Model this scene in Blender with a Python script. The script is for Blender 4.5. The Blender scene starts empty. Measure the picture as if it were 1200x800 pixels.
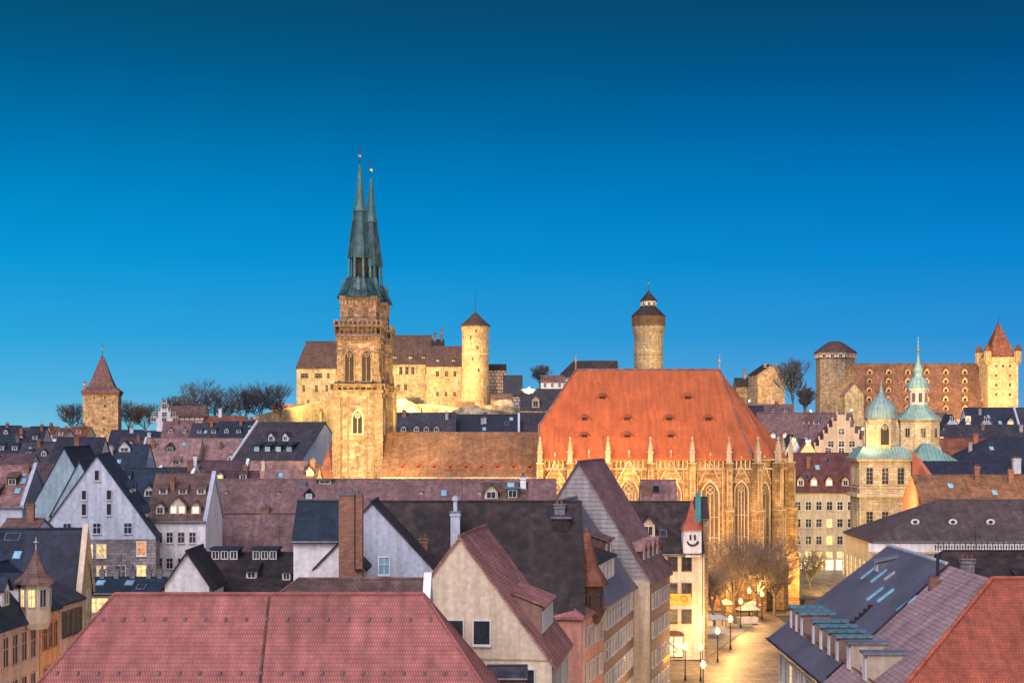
import bpy, bmesh, math, random
from mathutils import Vector, Matrix
random.seed(7)
R = math.radians
D = bpy.data
sc = bpy.context.scene
C = sc.collection
S = 1890.0          # focal length in photo pixels (photo is 1200 wide)
CAMZ = 33.0         # camera height; the horizon lies at photo row 500

# ------------------------------------------------------------------ camera
cam = D.cameras.new('camera'); cam.sensor_width = 36; cam.lens = 36*S/1200
cam.shift_y = 100/1200; cam.clip_start = 1; cam.clip_end = 20000
co = D.objects.new('camera', cam); C.objects.link(co)
co.location = (0, 0, CAMZ); co.rotation_euler = (R(90), 0, 0)
sc.camera = co
# ------------------------------------------------------------------ world: blue-hour sky
w = D.worlds.new('World'); sc.world = w; w.use_nodes = True
nt = w.node_tree; N = nt.nodes; N.clear()
tc = N.new('ShaderNodeTexCoord'); sep = N.new('ShaderNodeSeparateXYZ')
nt.links.new(tc.outputs['Generated'], sep.inputs[0])
def lin(c):
    return tuple((x/255/12.92 if x/255 <= .04045 else ((x/255+.055)/1.055)**2.4) for x in c)
ramp = N.new('ShaderNodeValToRGB'); cr = ramp.color_ramp
stops = [(0.0, (112,176,216)), (.02, (84,164,218)), (.055, (44,150,216)), (.10, (10,138,210)), (.14, (0,123,194)),
         (.18, (0,103,166)), (.215, (0,86,139)), (.252, (6,72,113)), (.45, (14,62,110)), (1.0, (70,100,150))]
cr.elements[0].position = 0; cr.elements[0].color = (*lin(stops[0][1]), 1)
cr.elements[1].position = 1; cr.elements[1].color = (*lin(stops[-1][1]), 1)
for p, c in stops[1:-1]:
    e = cr.elements.new(p); e.color = (*lin(c), 1)
nt.links.new(sep.outputs['Z'], ramp.inputs[0])
# twilight glow in the half of the sky behind the camera
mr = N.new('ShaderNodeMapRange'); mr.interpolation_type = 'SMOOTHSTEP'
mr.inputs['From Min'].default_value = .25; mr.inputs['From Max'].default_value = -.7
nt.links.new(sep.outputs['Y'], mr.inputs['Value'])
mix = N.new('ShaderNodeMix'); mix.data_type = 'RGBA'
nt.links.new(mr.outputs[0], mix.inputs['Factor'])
wx = N.new('ShaderNodeMapRange'); wx.inputs['From Min'].default_value = -.3; wx.inputs['From Max'].default_value = .3
wx.inputs['To Min'].default_value = 1.0; wx.inputs['To Max'].default_value = 0.0; nt.links.new(sep.outputs['X'], wx.inputs['Value'])
tint = N.new('ShaderNodeMix'); tint.data_type = 'RGBA'; tint.blend_type = 'MULTIPLY'; tint.inputs['Factor'].default_value = 1
tcol = N.new('ShaderNodeMix'); tcol.data_type = 'RGBA'; tcol.inputs[6].default_value = (1.0,.93,.97,1); tcol.inputs[7].default_value = (1.0,1.22,1.05,1)
nt.links.new(wx.outputs[0], tcol.inputs['Factor']); nt.links.new(ramp.outputs[0], tint.inputs[6]); nt.links.new(tcol.outputs[2], tint.inputs[7])
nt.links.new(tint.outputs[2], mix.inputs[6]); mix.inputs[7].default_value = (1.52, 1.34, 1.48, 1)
bg = N.new('ShaderNodeBackground'); bg.inputs['Strength'].default_value = 1.0
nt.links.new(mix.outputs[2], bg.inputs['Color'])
# a faint physical twilight sky on top
sky = N.new('ShaderNodeTexSky'); sky.sky_type = 'NISHITA'; sky.sun_disc = False
sky.sun_elevation = R(1.0); sky.sun_rotation = R(215)
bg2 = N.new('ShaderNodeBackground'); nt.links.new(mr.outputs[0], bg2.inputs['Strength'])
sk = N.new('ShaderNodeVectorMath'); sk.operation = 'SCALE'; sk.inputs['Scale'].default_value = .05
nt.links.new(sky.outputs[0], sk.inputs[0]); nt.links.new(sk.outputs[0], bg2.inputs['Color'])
add = N.new('ShaderNodeAddShader'); out = N.new('ShaderNodeOutputWorld')
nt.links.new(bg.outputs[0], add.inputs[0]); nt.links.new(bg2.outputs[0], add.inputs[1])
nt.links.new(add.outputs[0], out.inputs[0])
# ------------------------------------------------------------------ soft twilight key from behind the camera
sl = D.lights.new('twilight', 'SUN'); sl.energy = 2.0; sl.angle = R(30); sl.color = (.97, .87, .98)
so = D.objects.new('twilight', sl); C.objects.link(so)
so.rotation_euler = Vector((.45, .72, -.75)).to_track_quat('-Z', 'Y').to_euler()
sc.view_settings.view_transform = 'Standard'; sc.view_settings.look = 'None'
sc.view_settings.exposure = 0.0; sc.view_settings.gamma = 1.0
sc.cycles.max_bounces = 5; sc.cycles.diffuse_bounces = 2; sc.cycles.glossy_bounces = 2

def flood(name, loc, target, kw, color=(1,.60,.24), cone=100, size=.3):
    l = D.lights.new(name, 'SPOT'); l.energy = kw*1000; l.color = color
    l.spot_size = R(cone); l.spot_blend = .6; l.shadow_soft_size = size
    o = D.objects.new(name, l); C.objects.link(o); o.location = loc
    o.rotation_euler = (Vector(target)-Vector(loc)).to_track_quat('-Z','Y').to_euler()
WARM = (1,.58,.20); YEL = (1,.70,.24); AMB = (1,.54,.14)
FLOODS = [
 # church choir: the strong one low on the left throws the pinnacle shadows up the roof
 ((3,252,9), (24,300,38), 430, AMB, 84, .15), ((24,248,17), (20,290,8), 110, AMB, 84), ((13,254,14), (15,290,14), 60, AMB, 90),
 # church towers and nave
 ((-25,268,27), (-28,296,29), 90, YEL, 76), ((-24,256,26), (-28,300,46), 60, WARM, 60), ((-10,256,27), (-9,300,28), 64, AMB, 110), ((-10,308,34), (-23,314,48), 46, YEL, 120),
 ((-40,262,30), (-30,300,60), 34, WARM, 70),
 # castle
 ((-74,568,50), (-70,622,50), 100, YEL, 130), ((-36,570,50), (-34,622,48), 110, YEL, 130), ((-17,566,46), (-14,602,56), 56, WARM, 110),
 ((6,564,46), (4,600,42), 36, YEL, 120),
 ((70,606,54), (52,643,72), 120, YEL, 80), ((88,568,46), (96,590,48), 66, WARM, 70),
 ((196,584,46), (192,622,54), 46, YEL, 90), ((168,588,46), (166,622,46), 100, WARM, 120), ((130,584,42), (130,625,44), 26, AMB, 120),
 ((112,570,46), (119,600,55), 6, WARM, 100),
 ((-128,500,38), (-137,540,44), 100, WARM, 90),
 # town hall towers and stepped gable
 ((62,268,16), (67,300,27), 44, YEL, 120), ((66,297,29.8), (68,306,33), 3, YEL, 120), ((80,296,34), (82,330,38), 48, YEL, 110),
 ((76,372,30), (81,400,34), 34, WARM, 90), ((95,240,27), (95,275,24), 50, AMB, 130), ((63,309,5), (66,330,0), 12, YEL, 140),
 # unseen floods added to give the shop wall the street lamp's warm light
 ((22.5,214,1.5), (24.5,226,9), 3.2, AMB, 130), ((27,214,1.5), (26,226,9), 1.6, YEL, 130),
]
for i, f in enumerate(FLOODS): flood('floodlight', *f)

# ------------------------------------------------------------------ materials
def grp_uv():
    g = D.node_groups.new('surface_uv', 'ShaderNodeTree')
    g.interface.new_socket('uv', in_out='OUTPUT', socket_type='NodeSocketVector')
    g.interface.new_socket('pos', in_out='OUTPUT', socket_type='NodeSocketVector')
    n = g.nodes; L = g.links.new
    t = n.new('ShaderNodeTexCoord'); o = n.new('NodeGroupOutput')
    oi = n.new('ShaderNodeObjectInfo')
    def m(op, a, b=None):
        x = n.new('ShaderNodeMath'); x.operation = op
        for i, v in enumerate((a, b)):
            if v is None: continue
            if isinstance(v, (int, float)): x.inputs[i].default_value = v
            else: L(v, x.inputs[i])
        return x.outputs[0]
    sn = n.new('ShaderNodeSeparateXYZ'); L(t.outputs['Normal'], sn.inputs[0])
    sp = n.new('ShaderNodeSeparateXYZ'); L(t.outputs['Object'], sp.inputs[0])
    hx = m('MAXIMUM', m('SQRT', m('ADD', m('MULTIPLY', sn.outputs[0], sn.outputs[0]), m('MULTIPLY', sn.outputs[1], sn.outputs[1]))), .02)
    u = m('DIVIDE', m('SUBTRACT', m('MULTIPLY', sp.outputs[1], sn.outputs[0]), m('MULTIPLY', sp.outputs[0], sn.outputs[1])), hx)
    v = m('DIVIDE', sp.outputs[2], m('MAXIMUM', hx, .25))
    c = n.new('ShaderNodeCombineXYZ'); L(u, c.inputs[0]); L(v, c.inputs[1])
    L(c.outputs[0], o.inputs['uv'])
    va = n.new('ShaderNodeVectorMath'); va.operation = 'ADD'
    L(t.outputs['Object'], va.inputs[0])
    k = n.new('ShaderNodeCombineXYZ'); rr = m('MULTIPLY', oi.outputs['Random'], 100.0)
    L(rr, k.inputs[0]); L(rr, k.inputs[1]); L(k.outputs[0], va.inputs[1]); L(va.outputs[0], o.inputs['pos'])
    return g
UVG = grp_uv()
def mat(name, col, kind='plaster', rough=.85, var=.25, bw=.6, rh=.35, emit=0, metal=0, col2=None, seam=.35, bump=.35, big=.25, nsc=2.5, mott=1.):
    m = D.materials.new(name); m.use_nodes = True
    nt = m.node_tree; n = nt.nodes; L = nt.links.new
    b = n['Principled BSDF']; b.inputs['Roughness'].default_value = rough; b.inputs['Metallic'].default_value = metal
    col = tuple(col)
    if emit:
        tcn = n.new('ShaderNodeTexCoord'); no = n.new('ShaderNodeTexNoise'); no.inputs['Scale'].default_value = 1.7
        L(tcn.outputs['Object'], no.inputs['Vector'])
        r = n.new('ShaderNodeMapRange'); r.inputs['From Min'].default_value = .3; r.inputs['From Max'].default_value = .7
        r.inputs['To Min'].default_value = emit*(1-var); r.inputs['To Max'].default_value = emit*(1+var)
        L(no.outputs['Fac'], r.inputs['Value'])
        b.inputs['Base Color'].default_value = (.02,.02,.02,1)
        b.inputs['Emission Color'].default_value = (*col,1); L(r.outputs[0], b.inputs['Emission Strength'])
        return m
    uv = n.new('ShaderNodeGroup'); uv.node_tree = UVG
    def noise(sc_, det=4, vec=None):
        x = n.new('ShaderNodeTexNoise'); x.inputs['Scale'].default_value = sc_; x.inputs['Detail'].default_value = det
        L(vec or uv.outputs['pos'], x.inputs['Vector']); return x.outputs['Fac']
    def mrange(v, a, c_, f0=.3, f1=.7):
        x = n.new('ShaderNodeMapRange'); x.inputs['From Min'].default_value = f0; x.inputs['From Max'].default_value = f1
        x.inputs['To Min'].default_value = a; x.inputs['To Max'].default_value = c_; L(v, x.inputs['Value']); return x.outputs[0]
    def mul(a, b_):
        x = n.new('ShaderNodeMath'); x.operation = 'MULTIPLY'; L(a, x.inputs[0]); L(b_, x.inputs[1]); return x.outputs[0]
    fac = mul(mrange(noise(nsc, 6), 1-var, 1+var), mrange(noise(.22, 3), 1-big, 1+big))
    height = noise(6, 5)
    base = None
    if kind in ('tile', 'stone', 'brick', 'pave'):
        br = n.new('ShaderNodeTexBrick'); br.inputs['Scale'].default_value = 1
        br.inputs['Brick Width'].default_value = bw; br.inputs['Row Height'].default_value = rh
        br.inputs['Mortar Size'].default_value = .06*rh*(2.2 if kind=='tile' else 1); br.inputs['Mortar Smooth'].default_value = .3
        c2 = col2 or tuple(x*(.74 if kind=='tile' else .62) for x in col)
        br.inputs['Color1'].default_value = (*col,1); br.inputs['Color2'].default_value = (*c2,1)
        br.inputs['Mortar'].default_value = (*(tuple(x*seam for x in col)),1)
        L(uv.outputs['uv'] if kind != 'pave' else uv.outputs['pos'], br.inputs['Vector'])
        base = br.outputs['Color']; height = br.outputs['Fac']; inv = True
    elif kind == 'seam':
        wv = n.new('ShaderNodeTexWave'); wv.wave_type = 'BANDS'; wv.bands_direction = 'X'; wv.inputs['Scale'].default_value = .314/bw
        wv.inputs['Distortion'].default_value = 0; L(uv.outputs['uv'], wv.inputs['Vector'])
        fac = mul(fac, mrange(wv.outputs['Fac'], 1.0, .55, .85, 1.0))
    elif kind == 'timber':
        br = n.new('ShaderNodeTexBrick'); br.inputs['Brick Width'].default_value = bw; br.inputs['Row Height'].default_value = rh
        br.inputs['Scale'].default_value = 1
        br.inputs['Mortar Size'].default_value = .13; br.inputs['Color1'].default_value = (*col,1); br.inputs['Color2'].default_value = (*col,1)
        br.inputs['Mortar'].default_value = (*(col2 or (.05,.03,.02)),1); br.offset = .5
        L(uv.outputs['uv'], br.inputs['Vector']); base = br.outputs['Color']
    elif kind == 'rubble':
        vo = n.new('ShaderNodeTexVoronoi'); vo.inputs['Scale'].default_value = 1/bw; L(uv.outputs['pos'], vo.inputs['Vector'])
        sepc = n.new('ShaderNodeSeparateColor'); L(vo.outputs['Color'], sepc.inputs[0])
        fac = mul(fac, mrange(sepc.outputs[0], .55, 1.35, 0, 1)); height = vo.outputs['Distance']
    if kind == 'tile': fac = mul(fac, mrange(noise(.75, 8), 1-.28*mott, 1+.18*mott, .36, .62))
    # weather streaks running down walls
    if kind in ('plaster', 'stone', 'timber', 'rubble', 'tile'):
        mp = n.new('ShaderNodeMapping'); mp.inputs['Scale'].default_value = (1.6, .12, 1); L(uv.outputs['uv'], mp.inputs['Vector'])
        fac = mul(fac, mrange(noise(1.0, 6, mp.outputs[0]), .74, 1.12))
    oi = n.new('ShaderNodeObjectInfo')
    fac = mul(fac, mrange(oi.outputs['Random'], .88, 1.12, 0, 1))
    mx = n.new('ShaderNodeVectorMath'); mx.operation = 'SCALE'
    if base is None: mx.inputs[0].default_value = col
    else: L(base, mx.inputs[0])
    L(fac, mx.inputs['Scale']); L(mx.outputs[0], b.inputs['Base Color'])
    bp = n.new('ShaderNodeBump'); bp.inputs['Strength'].default_value = bump; bp.inputs['Distance'].default_value = .06
    if kind in ('tile','stone','brick','pave'): bp.invert = True
    L(height, bp.inputs['Height']); L(bp.outputs[0], b.inputs['Normal'])
    return m
m = {}
def T(k, c, **kw): m[k] = mat(k, tuple(x*.76 for x in c), 'tile', **{**dict(bw=.30, rh=.26, var=.3, rough=.75, seam=.5, nsc=1.6), **kw})
T('roof_pink', (.50,.17,.15), mott=.45, bw=.15, rh=.27, var=.2, big=.14, col2=(.36,.12,.105), seam=.6, bump=.5); T('roof_brown', (.22,.125,.105)); T('roof_umber', (.15,.105,.10), mott=.6); T('roof_mauve', (.27,.155,.155), mott=.7); T('roof_plum', (.14,.075,.09))
T('roof_brick', (.47,.20,.165), mott=.6); T('roof_mulberry', (.38,.20,.19), mott=.8); T('roof_rose_light', (.56,.37,.38), mott=.4, bw=.2, rh=.36, var=.15)
T('roof_red', (.56,.14,.075), mott=.4, bw=.17, rh=.26, var=.2, big=.14, seam=.6); T('roof_rose', (.42,.25,.235), bw=.3, rh=.3, var=.14, big=.16); T('roof_dark', (.042,.027,.027), var=.85, big=.45, nsc=1.1)
T('roof_slate', (.055,.055,.078), var=.4); T('roof_navy', (.018,.028,.065), var=.45); T('roof_teal', (.010,.036,.075), var=.45)
T('roof_church', (.50,.125,.035), mott=.25, bw=.3, rh=.3, var=.12, big=.16, col2=(.38,.09,.026), seam=.7); T('roof_nave', (.33,.17,.085), mott=.6, big=.3); T('roof_maroon', (.16,.05,.055)); T('roof_salmon', (.36,.19,.18))
T('roof_castle', (.12,.065,.055)); T('roof_terracotta', (.30,.10,.05)); T('roof_ochre', (.30,.15,.075)); T('roof_stable', (.31,.15,.08))
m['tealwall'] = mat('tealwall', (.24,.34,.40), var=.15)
m['roof_metal'] = mat('roof_metal', (.105,.105,.135), 'seam', rough=.5, bw=.7, var=.2)
m['copper'] = mat('copper', (.19,.31,.30), 'seam', rough=.6, bw=.6, var=.25)
m['copper_dark'] = mat('copper_dark', (.014,.055,.065), 'seam', rough=.45, bw=1.0, var=.75, big=.5, nsc=.7)
m['copper_spire'] = mat('copper_spire', (.03,.125,.135), 'seam', rough=.5, bw=.5, var=.4)
m['copper_blue'] = mat('copper_blue', (.09,.19,.235), 'seam', rough=.5, bw=.8)
def P(k, c, **kw): m[k] = mat(k, c, 'plaster', **{**dict(var=.15, big=.12), **kw})
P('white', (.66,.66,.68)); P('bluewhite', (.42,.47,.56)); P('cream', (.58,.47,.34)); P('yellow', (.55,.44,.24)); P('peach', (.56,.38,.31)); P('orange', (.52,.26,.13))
P('pinkwall', (.55,.25,.18)); P('beige', (.44,.37,.28)); P('grey', (.32,.31,.31)); P('brownwall', (.24,.15,.11)); P('redwall', (.38,.12,.07)); m['castlewall'] = mat('castlewall', (.48,.36,.19), 'stone', bw=1.0, rh=.5, col2=(.40,.29,.145), seam=.7, var=.35, big=.25, nsc=1.0)
m['towertrim'] = mat('towertrim', (.25,.175,.11), 'stone', bw=.9, rh=.4, var=.35)
def ST(k, c, **kw): m[k] = mat(k, c, 'stone', **{**dict(bw=1.1, rh=.5, var=.25, big=.3, bump=.5), **kw})
ST('sandstone', (.36,.27,.18), col2=(.22,.16,.11)); ST('darkstone', (.17,.12,.095), col2=(.10,.075,.06)); ST('choirstone', (.43,.275,.12), col2=(.25,.145,.055), big=.5, var=.4, nsc=1.2)
ST('greystone', (.26,.24,.24), bw=.8, rh=.4); ST('palestone', (.50,.42,.28), col2=(.36,.28,.18)); ST('towerstone', (.31,.22,.145), col2=(.165,.11,.07), bw=.9, rh=.42, var=.45, nsc=1.3)
m['rubble'] = mat('rubble', (.30,.235,.16), 'stone', bw=1.3, rh=.6, col2=(.17,.13,.09), var=.4, nsc=1.1); m['rock'] = mat('rock', (.33,.27,.17), 'rubble', bw=1.8, var=.4, big=.5)
m['brick'] = mat('brick', (.26,.13,.085), 'brick', bw=.5, rh=.16, var=.15)
m['timber'] = mat('timber', (.45,.36,.30), 'timber', bw=1.6, rh=1.3); m['ribbon'] = mat('ribbon', (.40,.36,.30), 'timber', bw=.9, rh=30., col2=(.10,.05,.03))
m['wood'] = mat('wood', (.10,.05,.03), var=.3); m['bark'] = mat('bark', (.17,.13,.10), var=.3, nsc=6); m['bark_far'] = mat('bark_far', (.085,.085,.095), var=.3); m['iron'] = mat('iron', (.03,.03,.035), rough=.4, metal=.5)
m['frame'] = mat('frame', (.60,.58,.55), var=.05); m['frame_dark'] = mat('frame_dark', (.12,.09,.07), var=.1); m['trim'] = mat('trim', (.42,.33,.23), var=.15)
m['lead'] = mat('lead', (.14,.15,.18), rough=.5); m['gold'] = mat('gold', (.7,.45,.12), rough=.3, metal=.8); m['cowl'] = mat('cowl', (.5,.53,.6), rough=.4, metal=.3)
m['glass'] = mat('glass', (.030,.035,.045), rough=.12, var=.3); m['gothic_glass'] = mat('gothic_glass', (.10,.062,.032), rough=.5, var=.6)
m['skyglass'] = mat('skyglass', (.22,.45,.60), rough=.1, var=.1)
m['lit'] = mat('lit', (1,.66,.22), emit=1.5, var=.5); m['lit_pale'] = mat('lit_pale', (1,.85,.55), emit=1.7, var=.5); m['lit_orange'] = mat('lit_orange', (1,.35,.08), emit=1.3, var=.4)
m['lamp'] = mat('lamp', (1,.62,.20), emit=4.5, var=0); m['shopglass'] = mat('shopglass', (1,.80,.40), emit=1.5, var=.6)
m['paving'] = mat('paving', (.27,.20,.145), 'pave', bw=2.2, rh=1.1, rough=.5, var=.4, big=.4, seam=.25, nsc=.9); m['ground'] = mat('ground', (.045,.05,.04), var=.4, rough=.95)
m['sidewalk'] = mat('sidewalk', (.28,.25,.21), 'pave', bw=.8, rh=.8, rough=.6, var=.2); m['canvas'] = mat('canvas', (.6,.52,.4), var=.1)
m['black'] = mat('black', (.02,.015,.015)); m['signyellow'] = mat('signyellow', (.62,.36,.06)); m['grass'] = mat('grass', (.06,.08,.03), var=.4)
m['redsign'] = mat('redsign', (.5,.06,.03), var=.05); m['tealcloth'] = mat('tealcloth', (.04,.22,.24), var=.1)

# ------------------------------------------------------------------ mesh builder
class MB:
    def __init__(s): s.v = []; s.f = []; s.mi = []; s.mats = []; s.cur = 0; s.sm = []; s.smooth = False
    def use(s, k):
        if k not in s.mats: s.mats.append(k)
        s.cur = s.mats.index(k); return s
    def face(s, pts):
        i = len(s.v); s.v += [tuple(p) for p in pts]; s.f.append(tuple(range(i, i+len(pts)))); s.mi.append(s.cur); s.sm.append(s.smooth)
    def box(s, x0, x1, y0, y1, z0, z1, bottom=True):
        i = len(s.v); s.v += [(x0,y0,z0),(x1,y0,z0),(x1,y1,z0),(x0,y1,z0),(x0,y0,z1),(x1,y0,z1),(x1,y1,z1),(x0,y1,z1)]
        fs = [(0,1,5,4),(1,2,6,5),(2,3,7,6),(3,0,4,7),(4,5,6,7)] + ([(3,2,1,0)] if bottom else [])
        for f in fs: s.f.append(tuple(i+k for k in f)); s.mi.append(s.cur); s.sm.append(False)
        return s
    def prism(s, poly, z0, z1, top=True):          # poly ccw (x,y)
        n = len(poly)
        for k in range(n):
            a, b = poly[k], poly[(k+1)%n]
            s.face([(a[0],a[1],z0),(b[0],b[1],z0),(b[0],b[1],z1),(a[0],a[1],z1)])
        if top: s.face([(p[0],p[1],z1) for p in poly]); s.face([(p[0],p[1],z0) for p in reversed(poly)])
        return s
    def loft(s, A, B, capA=False, capB=False):
        n = len(A)
        for k in range(n):
            s.face([A[k], A[(k+1)%n], B[(k+1)%n], B[k]])
        if capA: s.face(list(reversed(A)))
        if capB: s.face(B)
    def lathe(s, prof, n=12, c=(0,0), rot=0, cap=True):    # prof [(r,z)] bottom to top
        rings = [[(c[0]+r*math.cos(rot+2*math.pi*k/n), c[1]+r*math.sin(rot+2*math.pi*k/n), z) for k in range(n)] for r, z in prof]
        for a in range(len(rings)-1):
            s.loft(rings[a], rings[a+1])
        if cap:
            s.face(list(reversed(rings[0]))); 
            if prof[-1][0] > .001: s.face(rings[-1])
        return s
    def tube(s, p0, p1, r0, r1, n=5, cap=False):
        p0 = Vector(p0); p1 = Vector(p1); d = (p1-p0)
        if d.length < 1e-6: return s
        d.normalize(); a = d.orthogonal().normalized(); b = d.cross(a)
        ring = lambda p, r: [tuple(p+a*(r*math.cos(2*math.pi*k/n))+b*(r*math.sin(2*math.pi*k/n))) for k in range(n)]
        s.loft(ring(p0,r0), ring(p1,r1), cap, cap); return s
    def mesh(s, name):
        me = D.meshes.new(name); me.from_pydata(s.v, [], s.f)
        for k in s.mats: me.materials.append(m[k])
        me.polygons.foreach_set('material_index', s.mi); me.polygons.foreach_set('use_smooth', s.sm)
        me.update(); return me
def obj(name, me, parent=None, loc=(0,0,0), rz=0, **props):
    if isinstance(me, MB): me = me.mesh(name)
    o = D.objects.new(name, me); C.objects.link(o); o.location = loc; o.rotation_euler = (0,0,rz)
    if parent: o.parent = parent
    for k, v in props.items(): o[k] = v
    return o
def thing(name, label, cat, loc=(0,0,0), rz=0, group=None):
    o = D.objects.new(name, None); C.objects.link(o); o.location = loc; o.rotation_euler = (0,0,rz)
    o['label'] = label; o['category'] = cat
    if group: o['group'] = group
    o.empty_display_size = .5
    return o
def structure(name, mb): return obj(name, mb, kind='structure')
def kids(o): return [c for c in D.objects if c.parent is o]
def copy_tree(o, parent=None, depth=0):
    c = o.copy(); C.objects.link(c)
    if parent: c.parent = parent
    for ch in o.children: copy_tree(ch, c)
    return c
def at(px, py, Y): return ((px-600)/S*Y, Y, CAMZ-(py-500)/S*Y)
def X(px, Y): return (px-600)/S*Y
def Z(py, Y): return CAMZ-(py-500)/S*Y
def terr(x, y):
    if y < 310: return 0.
    if y < 620: return 33*(y-310)/310*(.9+.1*math.sin(x/60))
    if y < 900: return 33*(.9+.1*math.sin(x/60))
    return max(0, 33*(1-(y-900)/500))*(.9+.1*math.sin(x/60))

# ------------------------------------------------------------------ windows, dormers, chimneys (cached meshes)
_c = {}
def win_mesh(w, h, style, fm, pm):
    k = (round(w,2), round(h,2), style, fm, pm)
    if k in _c: return _c[k]
    f = MB(); f.use(fm); t = .11 if style != 'thin' else .07
    y0, y1 = -.10, .05
    f.box(-w/2-t, -w/2, y0, y1, -t, h+t); f.box(w/2, w/2+t, y0, y1, -t, h+t)
    f.box(-w/2, w/2, y0, y1, h, h+t); f.box(-w/2-.12, w/2+.12, y0-.1, y1, -t-.08, -t+.02)
    f.box(-w/2, w/2, y0, y1, -t+.02, 0)
    if style in ('cross', 'thin'):
        f.box(-.035, .035, y0+.03, y1, 0, h); f.box(-w/2, w/2, y0+.032, y1, h*.58, h*.58+.07)
    if style == 'muntin':
        for q in (.25,.5,.75): f.box(-w/2, w/2, y0+.03, y1, h*q-.02, h*q+.03)
        f.box(-.03, .03, y0+.032, y1, 0, h)
    p = MB(); p.use(pm); p.box(-w/2, w/2, -.03, .04, 0, h)
    _c[k] = (f.mesh('window'), p.mesh('pane')); return _c[k]
def window(parent, loc, rz, w=1.1, h=1.5, style='cross', fm='frame', pm='glass', name='window'):
    a, b = win_mesh(w, h, style, fm, pm)
    o = obj(name, a, parent, loc, rz); obj('pane', b, o); return o
def sub_window(parent, loc, rz, w, h, fm='frame', pm='glass', style='cross'):   # one mesh: a sub-part
    k = ('sub', round(w,2), round(h,2), fm, pm, style)
    if k not in _c:
        f = MB(); f.use(fm); t = .09
        for a in ((-w/2-t,-w/2,-t,h+t),(w/2,w/2+t,-t,h+t),(-w/2,w/2,h,h+t),(-w/2,w/2,-t,0)): f.box(a[0],a[1],-.08,.04,a[2],a[3])
        f.box(-.03,.03,-.06,.04,0,h); f.use(pm); f.box(-w/2,w/2,-.03,.03,0,h)
        _c[k] = f.mesh('window')
    return obj('window', _c[k], parent, loc, rz)
def dormer(parent, loc, rz, w, h, slope, kind='gable', roof='roof_slate', wall='white', pm='glass', nwin=1, ww=None, wh=None, fm='frame'):
    k = ('dorm', w, h, round(slope,2), kind, roof, wall)
    if k not in _c:
        d = h/slope
        b = MB(); b.use(wall); r = MB(); r.use(roof)
        if kind == 'gable':
            g = w*.55; dd = (h+g)/slope+.2
            b.box(-w/2, w/2, 0, d+.3, -.6, h, False); b.face([(-w/2,0,h),(w/2,0,h),(0,0,h+g)])
            e = .22; sl = g/(w/2)
            for sg in (-1, 1):
                x = sg*(w/2+e); zl = h-e*sl
                P4 = [(x,-.3,zl),(0,-.3,h+g),(0,dd,h+g),(x,dd*.8,zl)]
                if sg > 0: P4 = P4[::-1]
                Q4 = [(a,b_,c-.12) for a,b_,c in P4]
                r.loft(P4, Q4, True, True)
        elif kind == 'shed':
            g = min(w*.3, .8)+d*.25; dd = (h+g)/slope+.2
            b.box(-w/2, w/2, 0, d+.3, -.6, h, False)
            for sx in (-w/2, w/2): b.face([(sx,0,h),(sx,d+.3,h),(sx,dd,h+g)])
            A = [(-w/2-.2,-.35,h+.02),(w/2+.2,-.35,h+.02),(w/2+.2,dd,h+g),(-w/2-.2,dd,h+g)]
            r.loft([(a,b_,c+.14) for a,b_,c in A], A, True, True)
        else:                                   # flat-topped tall box
            b.box(-w/2, w/2, 0, d+.3, -.6, h, False)
            r.box(-w/2-.15, w/2+.15, -.25, d+.5, h, h+.16)
        _c[k] = (b.mesh('dormer'), r.mesh('dormer_roof'))
    b, r = _c[k]
    o = obj('dormer', b, parent, loc, rz); obj('dormer_roof', r, o)
    ww = ww or w/nwin*.62; wh = wh or h*.66
    for i in range(nwin):
        sub_window(o, ((i-(nwin-1)/2)*w/nwin, -.01, h*.16), 0, ww, wh, fm, pm)
    return o
def chimney(parent, x, y, w, d, z0, z1, mk='brick', pots=2, cowl=False):
    b = MB(); b.use(mk); b.box(x-w/2, x+w/2, y-d/2, y+d/2, z0, z1)
    b.box(x-w/2-.08, x+w/2+.08, y-d/2-.08, y+d/2+.08, z1-.35, z1-.15)
    o = obj('chimney', b, parent)
    c = MB(); c.use('lead'); c.box(x-w/2-.12, x+w/2+.12, y-d/2-.12, y+d/2+.12, z1, z1+.1)
    if cowl: c.use('cowl').lathe([(.22,z1+.1),(.22,z1+1.1),(.36,z1+1.15),(.30,z1+1.5),(.05,z1+1.6)], 8, (x,y))
    else:
        for i in range(pots):
            c.use('roof_terracotta').lathe([(.15,z1+.1),(.12,z1+.5)], 7, (x+(i-(pots-1)/2)*.45, y))
    obj('chimney_cap', c, o)
    return o
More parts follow.
